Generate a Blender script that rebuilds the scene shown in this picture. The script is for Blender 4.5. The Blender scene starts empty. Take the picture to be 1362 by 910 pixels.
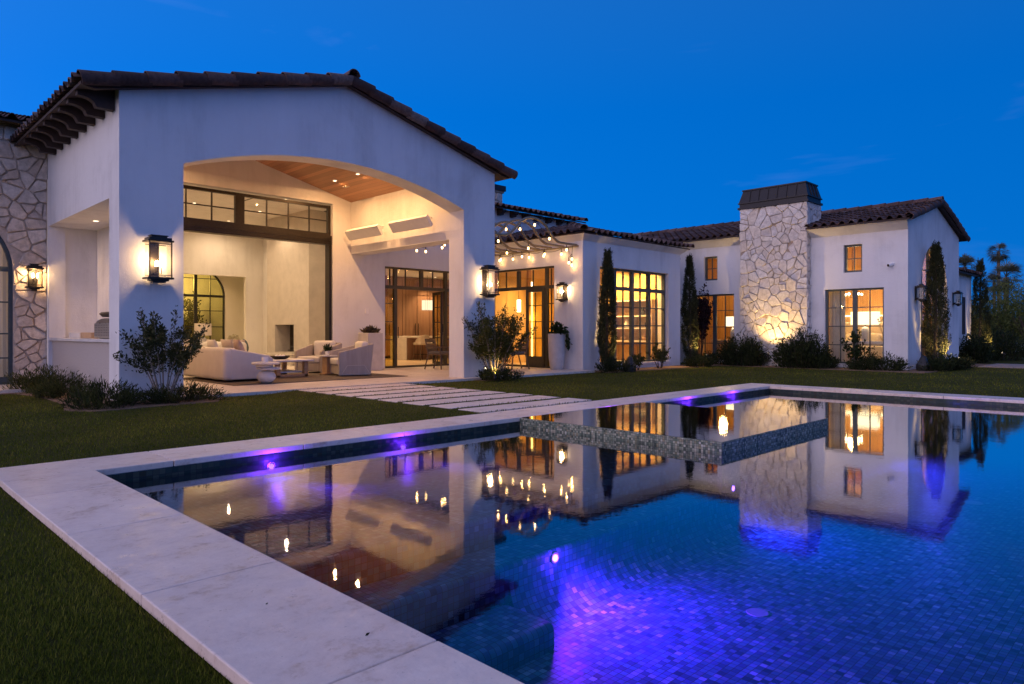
import bpy, bmesh, math, random
import numpy as np
from mathutils import Vector, Matrix
from mathutils.geometry import tessellate_polygon

random.seed(7)
rng = np.random.default_rng(7)
SC = bpy.context.scene
COL = SC.collection
R = math.radians

# ------------------------------------------------------------------ helpers
OFF = {}

def tag(o, label=None, cat=None, group=None, kind=None):
    if label: o['label'] = label
    if cat: o['category'] = cat
    if group: o['group'] = group
    if kind: o['kind'] = kind
    return o

def thing(name, label, cat, loc=(0, 0, 0), rz=0.0, group=None, build_at_origin=False):
    o = bpy.data.objects.new(name, None)
    COL.objects.link(o)
    o.location = loc
    o.rotation_euler = (0, 0, rz)
    o.empty_display_size = 0.2
    OFF[o.name] = Vector((0, 0, 0)) if build_at_origin else Vector(loc)
    return tag(o, label, cat, group)

def copy_tree(o, parent=None):
    c = o.copy()
    COL.objects.link(c)
    if parent is not None:
        c.parent = parent
    for ch in list(o.children):
        copy_tree(ch, c)
    return c

def dup(o, loc, rz, label, group=None):
    c = copy_tree(o)
    c.location = loc
    c.rotation_euler = (0, 0, rz)
    c['label'] = label
    if group: c['group'] = group
    return c


class MB:
    """collects shapes in world (or thing-local) coordinates and links them as one mesh object"""
    def __init__(self):
        self.v = []; self.f = []; self.uv = {}; self.mi = []
        self.cur = 0

    def add(self, verts, faces, uvs=None):
        n = len(self.v)
        self.v.extend([tuple(p) for p in verts])
        for k, fc in enumerate(faces):
            if uvs is not None:
                self.uv[len(self.f)] = uvs[k]
            self.f.append(tuple(i + n for i in fc)); self.mi.append(self.cur)
        return self

    def box(self, x0, x1, y0, y1, z0, z1):
        x0, x1 = min(x0, x1), max(x0, x1); y0, y1 = min(y0, y1), max(y0, y1); z0, z1 = min(z0, z1), max(z0, z1)
        vs = [(x0, y0, z0), (x1, y0, z0), (x1, y1, z0), (x0, y1, z0), (x0, y0, z1), (x1, y0, z1), (x1, y1, z1), (x0, y1, z1)]
        fs = [(0, 3, 2, 1), (4, 5, 6, 7), (0, 1, 5, 4), (1, 2, 6, 5), (2, 3, 7, 6), (3, 0, 4, 7)]
        return self.add(vs, fs)

    def rbox(self, x0, x1, y0, y1, z0, z1, r=0.02, seg=2, bulge=0.0):
        bm = bmesh.new()
        bmesh.ops.create_cube(bm, size=1.0)
        sx, sy, sz = x1 - x0, y1 - y0, z1 - z0
        for v in bm.verts:
            v.co = Vector(((v.co.x + .5) * sx + x0, (v.co.y + .5) * sy + y0, (v.co.z + .5) * sz + z0))
        r = min(r, abs(sx) * .45, abs(sy) * .45, abs(sz) * .45)
        bmesh.ops.bevel(bm, geom=list(bm.edges), offset=r, segments=seg, profile=0.5, affect='EDGES')
        if bulge:
            bmesh.ops.subdivide_edges(bm, edges=[e for e in bm.edges if e.calc_length() > min(abs(sx), abs(sy), abs(sz)) * .5], cuts=3, use_grid_fill=True)
            cx, cy, cz = (x0 + x1) / 2, (y0 + y1) / 2, (z0 + z1) / 2
            for v in bm.verts:
                px, py, pz = (v.co.x - cx) / (sx / 2), (v.co.y - cy) / (sy / 2), (v.co.z - cz) / (sz / 2)
                v.co.z += bulge * (1 - px * px) * (1 - py * py) * (1 if pz > 0 else -.3)
        self.from_bm(bm)
        return self

    def from_bm(self, bm, mat=None):
        bm.verts.ensure_lookup_table()
        bm.verts.index_update()
        vs = [(mat @ v.co if mat else v.co.copy()) for v in bm.verts]
        fs = [tuple(v.index for v in f.verts) for f in bm.faces]
        self.add(vs, fs)
        bm.free()
        return self

    def poly(self, pts, d0, d1, axis):
        """extrude a 2-D polygon; axis 'y': pts are (x,z); 'x': (y,z); 'z': (x,y)"""
        bm = bmesh.new()
        def P(p, d):
            return {'y': (p[0], d, p[1]), 'x': (d, p[0], p[1]), 'z': (p[0], p[1], d)}[axis]
        a = [bm.verts.new(P(p, d0)) for p in pts]
        b = [bm.verts.new(P(p, d1)) for p in pts]
        n = len(pts)
        for (i, j, k) in tessellate_polygon([[Vector((p[0], p[1], 0)) for p in pts]]):
            bm.faces.new((a[i], a[j], a[k])); bm.faces.new((b[k], b[j], b[i]))
        for i in range(n):
            bm.faces.new((a[i], b[i], b[(i + 1) % n], a[(i + 1) % n]))
        bmesh.ops.recalc_face_normals(bm, faces=list(bm.faces))
        return self.from_bm(bm)

    def tube(self, path, r, n=8, caps=True, rs=None):
        path = [Vector(p) for p in path]
        rings = []
        prev = None
        for i, p in enumerate(path):
            if i == 0: d = path[1] - p
            elif i == len(path) - 1: d = p - path[i - 1]
            else: d = path[i + 1] - path[i - 1]
            d.normalize()
            if prev is None:
                u = d.orthogonal().normalized()
            else:
                u = (prev - d * prev.dot(d))
                u = u.normalized() if u.length > 1e-6 else d.orthogonal().normalized()
            prev = u
            w = d.cross(u)
            rr = rs[i] if rs else r
            rings.append([p + (u * math.cos(2 * math.pi * k / n) + w * math.sin(2 * math.pi * k / n)) * rr for k in range(n)])
        vs = [q for ring in rings for q in ring]
        fs = []
        for i in range(len(rings) - 1):
            for k in range(n):
                fs.append((i * n + k, i * n + (k + 1) % n, (i + 1) * n + (k + 1) % n, (i + 1) * n + k))
        if caps:
            fs.append(tuple(range(n))[::-1])
            fs.append(tuple((len(rings) - 1) * n + k for k in range(n)))
        return self.add(vs, fs)

    def lathe(self, prof, cx=0, cy=0, cz=0, n=24, closed=False):
        vs, fs = [], []
        for (r, z) in prof:
            for k in range(n):
                t = 2 * math.pi * k / n
                vs.append((cx + r * math.cos(t), cy + r * math.sin(t), cz + z))
        for i in range(len(prof) - 1):
            for k in range(n):
                fs.append((i * n + k, i * n + (k + 1) % n, (i + 1) * n + (k + 1) % n, (i + 1) * n + k))
        if prof[0][0] > 1e-4: fs.append(tuple(range(n))[::-1])
        if prof[-1][0] > 1e-4: fs.append(tuple((len(prof) - 1) * n + k for k in range(n)))
        return self.add(vs, fs)

    def ball(self, c, r, seg=10, sz=1.0):
        prof = [(max(1e-5, r * math.sin(math.pi * i / seg)), -r * sz * math.cos(math.pi * i / seg)) for i in range(seg + 1)]
        return self.lathe(prof, c[0], c[1], c[2], n=seg + 4)

    def build(self, name, mat, parent=None, smooth=False, bevel=0.0, off=None):
        o_ = off if off is not None else (OFF.get(parent.name, Vector((0, 0, 0))) if parent else Vector((0, 0, 0)))
        va = np.array(self.v, dtype=np.float64) - np.array(o_)
        me = bpy.data.meshes.new(name)
        me.from_pydata(va.tolist(), [], self.f)
        mats = mat if isinstance(mat, (list, tuple)) else [mat]
        for m in mats: me.materials.append(m)
        if len(mats) > 1:
            me.polygons.foreach_set('material_index', self.mi)
        me.update()
        # uv in metres (box projection) unless given
        uvl = me.uv_layers.new(name='UVMap')
        nl = len(me.loops)
        lv = np.empty(nl, dtype=np.int32); me.loops.foreach_get('vertex_index', lv)
        npoly = len(me.polygons)
        nr = np.empty(npoly * 3); me.polygons.foreach_get('normal', nr); nr = np.abs(nr.reshape(-1, 3))
        lt = np.empty(npoly, dtype=np.int32); me.polygons.foreach_get('loop_total', lt)
        dom = np.argmax(nr + np.array([0.01, 0.005, 0.0]), axis=1)
        ld = np.repeat(dom, lt)
        wv = np.array(self.v)[lv]
        U = np.where(ld == 0, wv[:, 1], wv[:, 0]); V = np.where(ld == 2, wv[:, 1], wv[:, 2])
        uv = np.stack([U, V], axis=1)
        if self.uv:
            ls = np.empty(npoly, dtype=np.int32); me.polygons.foreach_get('loop_start', ls)
            for fi, vals in self.uv.items():
                s = ls[fi]
                for k, t in enumerate(vals): uv[s + k] = t
        uvl.data.foreach_set('uv', uv.astype(np.float32).ravel())
        if smooth is True:
            me.polygons.foreach_set('use_smooth', [True] * npoly)
        elif smooth:
            me.polygons.foreach_set('use_smooth', [True] * npoly)
            try: me.set_sharp_from_angle(angle=R(smooth))
            except Exception: pass
        o = bpy.data.objects.new(name, me)
        COL.objects.link(o)
        OFF[o.name] = Vector(o_)
        if parent is not None:
            o.parent = parent
        if bevel:
            m = o.modifiers.new('bevel', 'BEVEL'); m.width = bevel; m.segments = 2; m.limit_method = 'ANGLE'; m.angle_limit = R(40)
        return o


def mesh_np(name, verts, faces_flat, per, mat, parent=None, attr=None, smooth=False):
    """fast mesh from numpy arrays: verts (n,3), faces (m,per)"""
    off = np.array(OFF.get(parent.name, Vector((0, 0, 0)))) if parent else np.zeros(3)
    me = bpy.data.meshes.new(name)
    n = len(verts); m = len(faces_flat)
    me.vertices.add(n); me.vertices.foreach_set('co', (verts - off).astype(np.float32).ravel())
    me.loops.add(m * per); me.loops.foreach_set('vertex_index', faces_flat.astype(np.int32).ravel())
    me.polygons.add(m)
    me.polygons.foreach_set('loop_start', np.arange(0, m * per, per, dtype=np.int32))
    me.polygons.foreach_set('loop_total', np.full(m, per, dtype=np.int32))
    if attr is not None:
        a = me.attributes.new('tint', 'FLOAT', 'POINT'); a.data.foreach_set('value', attr.astype(np.float32))
    me.materials.append(mat)
    me.update(calc_edges=True)
    me.validate()
    o = bpy.data.objects.new(name, me)
    COL.objects.link(o)
    if parent is not None: o.parent = parent
    OFF[o.name] = Vector(off)
    return o


# ------------------------------------------------------------------ materials
def new_mat(name):
    m = bpy.data.materials.new(name); m.use_nodes = True
    nt = m.node_tree
    for n in list(nt.nodes): nt.nodes.remove(n)
    out = nt.nodes.new('ShaderNodeOutputMaterial')
    return m, nt, out

def N(nt, typ, **kw):
    n = nt.nodes.new(typ)
    for k, v in kw.items():
        if k == 'inp':
            for i, val in v.items(): n.inputs[i].default_value = val
        else: setattr(n, k, v)
    return n

def L(nt, a, b): nt.links.new(a, b)

def c4(c): return (c[0], c[1], c[2], 1.0)

def bsdf(nt, out, color=(.5, .5, .5), rough=.6, metal=0.0, spec=.5):
    b = N(nt, 'ShaderNodeBsdfPrincipled')
    b.inputs['Base Color'].default_value = c4(color)
    b.inputs['Roughness'].default_value = rough
    b.inputs['Metallic'].default_value = metal
    b.inputs['Specular IOR Level'].default_value = spec
    L(nt, b.outputs[0], out.inputs[0])
    return b

def noise(nt, scale, detail=4, rough=.6, vec=None, dist=0.0):
    n = N(nt, 'ShaderNodeTexNoise')
    n.inputs['Scale'].default_value = scale; n.inputs['Detail'].default_value = detail
    n.inputs['Roughness'].default_value = rough; n.inputs['Distortion'].default_value = dist
    if vec is not None: L(nt, vec, n.inputs['Vector'])
    return n

def ramp(nt, fac, stops, interp='LINEAR'):
    r = N(nt, 'ShaderNodeValToRGB')
    r.color_ramp.interpolation = interp
    e = r.color_ramp.elements
    while len(e) < len(stops): e.new(0.5)
    for i, (p, c) in enumerate(stops):
        e[i].position = p; e[i].color = c4(c)
    L(nt, fac, r.inputs[0])
    return r

def math_(nt, op, a, b=None, c=None):
    m = N(nt, 'ShaderNodeMath', operation=op)
    for i, v in enumerate((a, b, c)):
        if v is None: continue
        if isinstance(v, (int, float)): m.inputs[i].default_value = v
        else: L(nt, v, m.inputs[i])
    return m.outputs[0]

def mixc(nt, fac, a, b, mode='MIX'):
    m = N(nt, 'ShaderNodeMix', data_type='RGBA', blend_type=mode)
    if isinstance(fac, (int, float)): m.inputs[0].default_value = fac
    else: L(nt, fac, m.inputs[0])
    for idx, v in ((6, a), (7, b)):
        if isinstance(v, tuple): m.inputs[idx].default_value = c4(v)
        else: L(nt, v, m.inputs[idx])
    return m.outputs[2]

def bump(nt, height, strength=.3, dist=.01):
    b = N(nt, 'ShaderNodeBump')
    b.inputs['Strength'].default_value = strength; b.inputs['Distance'].default_value = dist
    L(nt, height, b.inputs['Height'])
    return b.outputs[0]

def obj_co(nt): return N(nt, 'ShaderNodeTexCoord').outputs['Object']
def geo_pos(nt): return N(nt, 'ShaderNodeNewGeometry').outputs['Position']
def uv_co(nt): return N(nt, 'ShaderNodeTexCoord').outputs['UV']

def mat_plain(name, color, rough=.6, metal=0, var=.12, scale=6, bstr=0.0, bscale=40, spec=.5):
    m, nt, out = new_mat(name)
    b = bsdf(nt, out, color, rough, metal, spec)
    co = obj_co(nt)
    n = noise(nt, scale, 5, .6, co)
    lo = tuple(x * (1 - var) for x in color); hi = tuple(min(1, x * (1 + var)) for x in color)
    rp = ramp(nt, n.outputs[0], [(.3, lo), (.7, hi)])
    L(nt, rp.outputs[0], b.inputs['Base Color'])
    if bstr:
        n2 = noise(nt, bscale, 4, .6, co)
        L(nt, bump(nt, n2.outputs[0], bstr, .01), b.inputs['Normal'])
    return m

def mat_stucco(name, color=(.78, .765, .74)):
    m, nt, out = new_mat(name)
    b = bsdf(nt, out, color, .85, 0, .25)
    co = geo_pos(nt)
    big = noise(nt, .55, 5, .62, co, .4)
    mp = N(nt, 'ShaderNodeMapping'); mp.inputs['Scale'].default_value = (1.7, 1.7, .22); L(nt, co, mp.inputs[0])
    streak = noise(nt, 1.4, 5, .65, mp.outputs[0])
    f = math_(nt, 'ADD', math_(nt, 'MULTIPLY', big.outputs[0], .6), math_(nt, 'MULTIPLY', streak.outputs[0], .4))
    rp = ramp(nt, f, [(.30, tuple(c * v for c, v in zip(color, (.76, .75, .74)))), (.50, color), (.70, tuple(min(.92, c * 1.07) for c in color))])
    L(nt, rp.outputs[0], b.inputs['Base Color'])
    n2 = noise(nt, 55, 4, .65, co); n3 = noise(nt, 5, 4, .6, co)
    h = math_(nt, 'ADD', math_(nt, 'MULTIPLY', n2.outputs[0], .5), math_(nt, 'MULTIPLY', n3.outputs[0], 1.2))
    L(nt, bump(nt, h, .5, .02), b.inputs['Normal'])
    return m

def mat_emit(name, color, strength):
    m, nt, out = new_mat(name)
    e = N(nt, 'ShaderNodeEmission'); e.inputs[0].default_value = c4(color); e.inputs[1].default_value = strength
    L(nt, e.outputs[0], out.inputs[0])
    return m

def mat_wood(name, c_lo, c_hi, axis=(1, 1, 12), plank=None, rough=.5, scale=1.5):
    """grain stretched along the axis with the small scale; optional plank (axis index, width)"""
    m, nt, out = new_mat(name)
    b = bsdf(nt, out, c_lo, rough)
    co = geo_pos(nt)
    mp = N(nt, 'ShaderNodeMapping'); mp.inputs['Scale'].default_value = axis; L(nt, co, mp.inputs[0])
    n = noise(nt, scale, 6, .65, mp.outputs[0], .6)
    fac = n.outputs[0]
    rp = ramp(nt, fac, [(.3, c_lo), (.7, c_hi)])
    colr = rp.outputs[0]
    if plank:
        sx = N(nt, 'ShaderNodeSeparateXYZ'); L(nt, co, sx.inputs[0])
        t = math_(nt, 'DIVIDE', sx.outputs[plank[0]], plank[1])
        idx = math_(nt, 'FLOOR', t)
        wn = N(nt, 'ShaderNodeTexWhiteNoise', noise_dimensions='1D'); L(nt, idx, wn.inputs['W'])
        k = math_(nt, 'ADD', math_(nt, 'MULTIPLY', wn.outputs[0], .5), .72)
        cc = N(nt, 'ShaderNodeCombineColor'); [L(nt, k, cc.inputs[i]) for i in range(3)]
        colr = mixc(nt, 1.0, colr, cc.outputs[0], 'MULTIPLY')
        fr = math_(nt, 'FRACT', t)
        g = math_(nt, 'LESS_THAN', fr, .035)
        colr = mixc(nt, g, colr, tuple(c * .25 for c in c_lo))
    L(nt, colr, b.inputs['Base Color'])
    L(nt, bump(nt, fac, .15, .004), b.inputs['Normal'])
    return m

def mat_stone(name, cols):
    m, nt, out = new_mat(name)
    b = bsdf(nt, out, cols[0], .9, 0, .2)
    co = geo_pos(nt)
    isl = N(nt, 'ShaderNodeNewGeometry')
    rp = ramp(nt, isl.outputs['Random Per Island'], [(i / (len(cols) - 1), c) for i, c in enumerate(cols)])
    n = noise(nt, 9, 6, .7, co, .3)
    r2 = ramp(nt, n.outputs[0], [(.3, (.62, .6, .57)), (.62, (1, 1, 1))])
    L(nt, mixc(nt, 1.0, rp.outputs[0], r2.outputs[0], 'MULTIPLY'), b.inputs['Base Color'])
    n2 = noise(nt, 22, 6, .7, co)
    L(nt, bump(nt, n2.outputs[0], .6, .02), b.inputs['Normal'])
    return m

def mat_mosaic(name, cols, size=.05, rough=.25, spec=.5):
    m, nt, out = new_mat(name)
    b = bsdf(nt, out, cols[0], rough, 0, spec)
    uv = uv_co(nt)
    sc = N(nt, 'ShaderNodeVectorMath', operation='SCALE'); L(nt, uv, sc.inputs[0]); sc.inputs['Scale'].default_value = 1 / size
    fl = N(nt, 'ShaderNodeVectorMath', operation='FLOOR'); L(nt, sc.outputs[0], fl.inputs[0])
    fr = N(nt, 'ShaderNodeVectorMath', operation='FRACTION'); L(nt, sc.outputs[0], fr.inputs[0])
    wn = N(nt, 'ShaderNodeTexWhiteNoise', noise_dimensions='2D'); L(nt, fl.outputs[0], wn.inputs['Vector'])
    rp = ramp(nt, wn.outputs[0], [(i / (len(cols) - 1), c) for i, c in enumerate(cols)])
    sp = N(nt, 'ShaderNodeSeparateXYZ'); L(nt, fr.outputs[0], sp.inputs[0])
    ex = math_(nt, 'ABSOLUTE', math_(nt, 'SUBTRACT', sp.outputs[0], .5)); ey = math_(nt, 'ABSOLUTE', math_(nt, 'SUBTRACT', sp.outputs[1], .5))
    g = math_(nt, 'GREATER_THAN', math_(nt, 'MAXIMUM', ex, ey), .455)
    L(nt, mixc(nt, g, rp.outputs[0], (.035, .04, .045)), b.inputs['Base Color'])
    L(nt, math_(nt, 'ADD', math_(nt, 'MULTIPLY', g, .5), rough), b.inputs['Roughness'])
    # each tile tilts a little
    wv = N(nt, 'ShaderNodeVectorMath', operation='SUBTRACT'); L(nt, wn.outputs['Color'], wv.inputs[0]); wv.inputs[1].default_value = (.5, .5, .5)
    ws = N(nt, 'ShaderNodeVectorMath', operation='SCALE'); L(nt, wv.outputs[0], ws.inputs[0]); ws.inputs['Scale'].default_value = .10
    gn = N(nt, 'ShaderNodeNewGeometry')
    ad = N(nt, 'ShaderNodeVectorMath', operation='ADD'); L(nt, gn.outputs['Normal'], ad.inputs[0]); L(nt, ws.outputs[0], ad.inputs[1])
    nn = N(nt, 'ShaderNodeVectorMath', operation='NORMALIZE'); L(nt, ad.outputs[0], nn.inputs[0])
    L(nt, nn.outputs[0], b.inputs['Normal'])
    return m

def mat_tile(name):
    m, nt, out = new_mat(name)
    b = bsdf(nt, out, (.2, .1, .07), .8, 0, .3)
    uv = uv_co(nt)
    fl = N(nt, 'ShaderNodeVectorMath', operation='FLOOR'); L(nt, uv, fl.inputs[0])
    wn = N(nt, 'ShaderNodeTexWhiteNoise', noise_dimensions='2D'); L(nt, fl.outputs[0], wn.inputs['Vector'])
    rp = ramp(nt, wn.outputs[0], [(0, (.075, .045, .038)), (.35, (.11, .065, .054)), (.7, (.15, .088, .072)), (.93, (.18, .115, .095)), (1, (.26, .20, .17))])
    n = noise(nt, 12, 6, .7, geo_pos(nt))
    r2 = ramp(nt, n.outputs[0], [(.35, (.5, .5, .52)), (.65, (1, 1, 1))])
    L(nt, mixc(nt, 1.0, rp.outputs[0], r2.outputs[0], 'MULTIPLY'), b.inputs['Base Color'])
    n2 = noise(nt, 60, 4, .6, geo_pos(nt))
    L(nt, bump(nt, n2.outputs[0], .3, .006), b.inputs['Normal'])
    return m

def mat_glass(name, tint=(1, 1, 1), refl=1.0, rough=0.0):
    m, nt, out = new_mat(name)
    t = N(nt, 'ShaderNodeBsdfTransparent'); t.inputs[0].default_value = c4(tint)
    g = N(nt, 'ShaderNodeBsdfGlossy'); g.inputs['Roughness'].default_value = rough; g.inputs[0].default_value = (1, 1, 1, 1)
    fz = N(nt, 'ShaderNodeFresnel')
    bf = N(nt, 'ShaderNodeNewGeometry')       # same reflectance on both faces of a thin pane
    L(nt, math_(nt, 'MULTIPLY_ADD', bf.outputs['Backfacing'], 1 / 1.45 - 1.45, 1.45), fz.inputs[0])
    mx = N(nt, 'ShaderNodeMixShader')
    L(nt, math_(nt, 'MULTIPLY', fz.outputs[0], refl), mx.inputs[0])
    L(nt, t.outputs[0], mx.inputs[1]); L(nt, g.outputs[0], mx.inputs[2]); L(nt, mx.outputs[0], out.inputs[0])
    return m

def mat_water(name, tint, rip=.02, scale=3.0):
    m, nt, out = new_mat(name)
    t = N(nt, 'ShaderNodeBsdfTransparent'); t.inputs[0].default_value = c4(tint)
    g = N(nt, 'ShaderNodeBsdfGlossy'); g.inputs['Roughness'].default_value = .018
    fz = N(nt, 'ShaderNodeFresnel'); fz.inputs[0].default_value = 1.333
    co = geo_pos(nt)
    n1 = noise(nt, scale, 3, .5, co, .3); n2 = noise(nt, scale * 7, 3, .6, co)
    h = math_(nt, 'ADD', n1.outputs[0], math_(nt, 'MULTIPLY', n2.outputs[0], .30))
    bm_ = bump(nt, h, 1.0, rip)
    L(nt, bm_, g.inputs['Normal']); L(nt, bm_, fz.inputs['Normal'])
    mx = N(nt, 'ShaderNodeMixShader')
    L(nt, math_(nt, 'MINIMUM', math_(nt, 'MULTIPLY', math_(nt, 'POWER', fz.outputs[0], 1.5), 3.9), 1.0), mx.inputs[0]); L(nt, t.outputs[0], mx.inputs[1]); L(nt, g.outputs[0], mx.inputs[2]); L(nt, mx.outputs[0], out.inputs[0])
    return m

def mat_leaf(name, cols, rough=.55, trans=.25):
    m, nt, out = new_mat(name)
    at = N(nt, 'ShaderNodeAttribute', attribute_name='tint')
    rp = ramp(nt, at.outputs['Fac'], [(i / (len(cols) - 1), c) for i, c in enumerate(cols)])
    b = N(nt, 'ShaderNodeBsdfPrincipled'); b.inputs['Roughness'].default_value = rough; b.inputs['Specular IOR Level'].default_value = .12
    L(nt, rp.outputs[0], b.inputs['Base Color'])
    tr = N(nt, 'ShaderNodeBsdfTranslucent'); L(nt, rp.outputs[0], tr.inputs[0])
    mx = N(nt, 'ShaderNodeMixShader'); mx.inputs[0].default_value = trans
    L(nt, b.outputs[0], mx.inputs[1]); L(nt, tr.outputs[0], mx.inputs[2]); L(nt, mx.outputs[0], out.inputs[0])
    return m

def mat_travertine(name, color=(.56, .52, .49), rough=.34):
    m, nt, out = new_mat(name)
    b = bsdf(nt, out, color, rough, 0, .5)
    co = geo_pos(nt)
    mp = N(nt, 'ShaderNodeMapping'); mp.inputs['Scale'].default_value = (1, 1.15, 1); L(nt, co, mp.inputs[0])
    na = noise(nt, 2.4, 9, .74, mp.outputs[0]); nb_ = noise(nt, 17, 5, .7, mp.outputs[0])
    n = N(nt, 'ShaderNodeMix', data_type='FLOAT'); n.inputs[0].default_value = .32; L(nt, na.outputs[0], n.inputs[2]); L(nt, nb_.outputs[0], n.inputs[3])
    isl = N(nt, 'ShaderNodeNewGeometry')
    rp = ramp(nt, n.outputs[0], [(.36, tuple(c * v for c, v in zip(color, (.72, .63, .52)))), (.47, color), (.62, tuple(min(.9, c * 1.15) for c in color))])
    k = math_(nt, 'ADD', math_(nt, 'MULTIPLY', isl.outputs['Random Per Island'], .16), .92)
    cc = N(nt, 'ShaderNodeCombineColor'); [L(nt, k, cc.inputs[i]) for i in range(3)]
    col = mixc(nt, 1.0, rp.outputs[0], cc.outputs[0], 'MULTIPLY')
    # small pits
    pn = noise(nt, 48, 3, .6, mp.outputs[0])
    pit = math_(nt, 'LESS_THAN', pn.outputs[0], .315)
    col = mixc(nt, math_(nt, 'MULTIPLY', pit, .5), col, tuple(c * .45 for c in color))
    L(nt, col, b.inputs['Base Color'])
    rn = noise(nt, 7, 6, .7, co)
    rr = N(nt, 'ShaderNodeMapRange'); rr.inputs[1].default_value = .3; rr.inputs[2].default_value = .7; rr.inputs[3].default_value = rough - .12; rr.inputs[4].default_value = rough + .25
    L(nt, rn.outputs[0], rr.inputs[0]); L(nt, rr.outputs[0], b.inputs['Roughness'])
    n2 = noise(nt, 35, 5, .7, co); n3 = noise(nt, 4.5, 4, .6, co)
    h = math_(nt, 'SUBTRACT', math_(nt, 'ADD', math_(nt, 'MULTIPLY', n2.outputs[0], .35), math_(nt, 'MULTIPLY', n3.outputs[0], 1.6)), math_(nt, 'MULTIPLY', pit, .4))
    L(nt, bump(nt, h, .35, .012), b.inputs['Normal'])
    return m

def mat_ground(name, cols, scale=2.0, bstr=.6, bscale=30):
    m, nt, out = new_mat(name)
    b = bsdf(nt, out, cols[0], .95, 0, .1)
    co = geo_pos(nt)
    n = noise(nt, scale, 8, .7, co); n2 = noise(nt, bscale, 5, .7, co)
    f = math_(nt, 'ADD', math_(nt, 'MULTIPLY', n.outputs[0], .5), math_(nt, 'MULTIPLY', n2.outputs[0], .5))
    rp = ramp(nt, f, [(.35, cols[0]), (.5, cols[1]), (.65, cols[2])])
    L(nt, rp.outputs[0], b.inputs['Base Color'])
    L(nt, bump(nt, n2.outputs[0], bstr, .03), b.inputs['Normal'])
    return m

M = {}
M['stucco'] = mat_stucco('stucco')
M['plaster'] = mat_stucco('interior_plaster', (.74, .71, .67))
M['firestone'] = mat_plain('fireplace_plaster', (.50, .45, .39), .9, 0, .10, 3, .5, 90)
M['tile'] = mat_tile('clay_tile')
M['darkwood'] = mat_plain('dark_stained_wood', (.045, .026, .02), .7, 0, .25, 8)
M['bronze'] = mat_plain('dark_bronze', (.035, .028, .022), .38, .6, .25, 20)
M['steelframe'] = mat_plain('dark_window_steel', (.045, .048, .045), .42, .3, .2, 10)
M['greenframe'] = mat_plain('grey_green_window_steel', (.07, .085, .085), .45, .2, .15, 10)
M['oliveframe'] = mat_plain('olive_bronze_door_frame', (.075, .062, .035), .45, .3, .15, 10)
M['pergola'] = mat_plain('pergola_bronze', (.30, .24, .15), .5, .3, .2, 14)
M['capmetal'] = mat_plain('standing_seam_metal', (.022, .020, .022), .5, .3, .1, 3)
M['mortar2'] = mat_plain('tan_mortar', (.55, .44, .34), .95, 0, .2, 12, .6, 60)
M['mortar'] = mat_plain('mortar', (.38, .30, .225), .95, 0, .2, 12, .6, 60)
M['stone'] = mat_stone('cream_fieldstone', [(.78, .71, .62), (.84, .78, .70), (.72, .64, .55), (.87, .82, .74), (.80, .71, .60)])
M['stone2'] = mat_stone('tan_fieldstone', [(.72, .58, .46), (.80, .67, .54), (.66, .54, .43), (.82, .71, .59), (.74, .61, .48)])
M['travertine'] = mat_travertine('travertine', (.80, .64, .53))
M['paver'] = mat_travertine('limestone_slab', (.70, .60, .54), .38)
M['patio'] = mat_travertine('patio_stone', (.66, .58, .49), .36)
M['woodceil'] = mat_wood('ceiling_planks', (.36, .165, .08), (.47, .24, .125), (6, .5, 6), (0, .14), .5)
M['woodcab'] = mat_wood('walnut_cabinet', (.33, .18, .11), (.46, .27, .17), (5, 5, .6), (0, .62), .5)
M['woodwarm'] = mat_wood('amber_wood_panel', (.34, .17, .06), (.52, .29, .11), (7, 7, .5), (1, .17), .5)
M['woodlight'] = mat_wood('light_oak', (.42, .27, .14), (.56, .38, .22), (1, 6, 6), None, .5)
M['teak'] = mat_wood('teak', (.36, .19, .08), (.48, .28, .13), (1, 5, 5), None, .5)
M['woodfloor'] = mat_wood('oak_floor', (.42, .30, .19), (.52, .39, .26), (5, .6, 5), (0, .18), .35)
M['panelgold'] = mat_wood('woven_panel', (.55, .36, .12), (.66, .45, .17), (3, 3, 1), None, .6)
M['fabric'] = mat_plain('ivory_fabric', (.66, .62, .57), .9, 0, .05, 5, .4, 220, .2)
M['fabric2'] = mat_plain('oat_fabric', (.60, .52, .43), .9, 0, .06, 5, .4, 200, .2)
M['pink'] = mat_plain('blush_cushion', (.45, .34, .29), .9, 0, .08, 7, .3, 200, .2)
M['bluefab'] = mat_plain('slate_cushion', (.10, .13, .15), .9, 0, .1, 7, .3, 200, .2)
M['weave'] = mat_wood('whitewashed_wood', (.33, .28, .23), (.45, .39, .33), (7, 7, .7), None, .7)
M['white'] = mat_plain('white_lacquer', (.86, .84, .80), .5, 0, .04, 6)
M['planter'] = mat_plain('cast_stone', (.55, .51, .47), .85, 0, .1, 5, .4, 60)
M['stonewhite'] = mat_plain('white_stone', (.66, .63, .59), .6, 0, .08, 5, .2, 50)
M['rug'] = mat_plain('taupe_rug', (.13, .105, .085), .95, 0, .15, 14, .5, 150, .1)
M['black'] = mat_plain('black_metal', (.015, .015, .016), .5, 0, .2, 10)
M['soot'] = mat_plain('firebox_soot', (.03, .022, .016), .95, 0, .4, 5)
M['steel'] = mat_plain('brushed_steel', (.50, .48, .45), .35, .8, .08, 6)
M['pebble'] = mat_ground('pebble_dash', [(.38, .33, .29), (.55, .49, .44), (.68, .62, .56)], 40, .5, 70)
M['dirt'] = mat_ground('decomposed_granite', [(.16, .10, .065), (.24, .16, .105), (.32, .23, .16)], 6, .6, 60)
M['lawn'] = mat_ground('turf_soil', [(.028, .034, .005), (.055, .06, .010), (.09, .083, .018)], 1.2, .8, 60)
M['drive'] = mat_ground('paving', [(.26, .22, .21), (.32, .28, .26), (.36, .32, .3)], 3, .4, 50)
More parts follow.
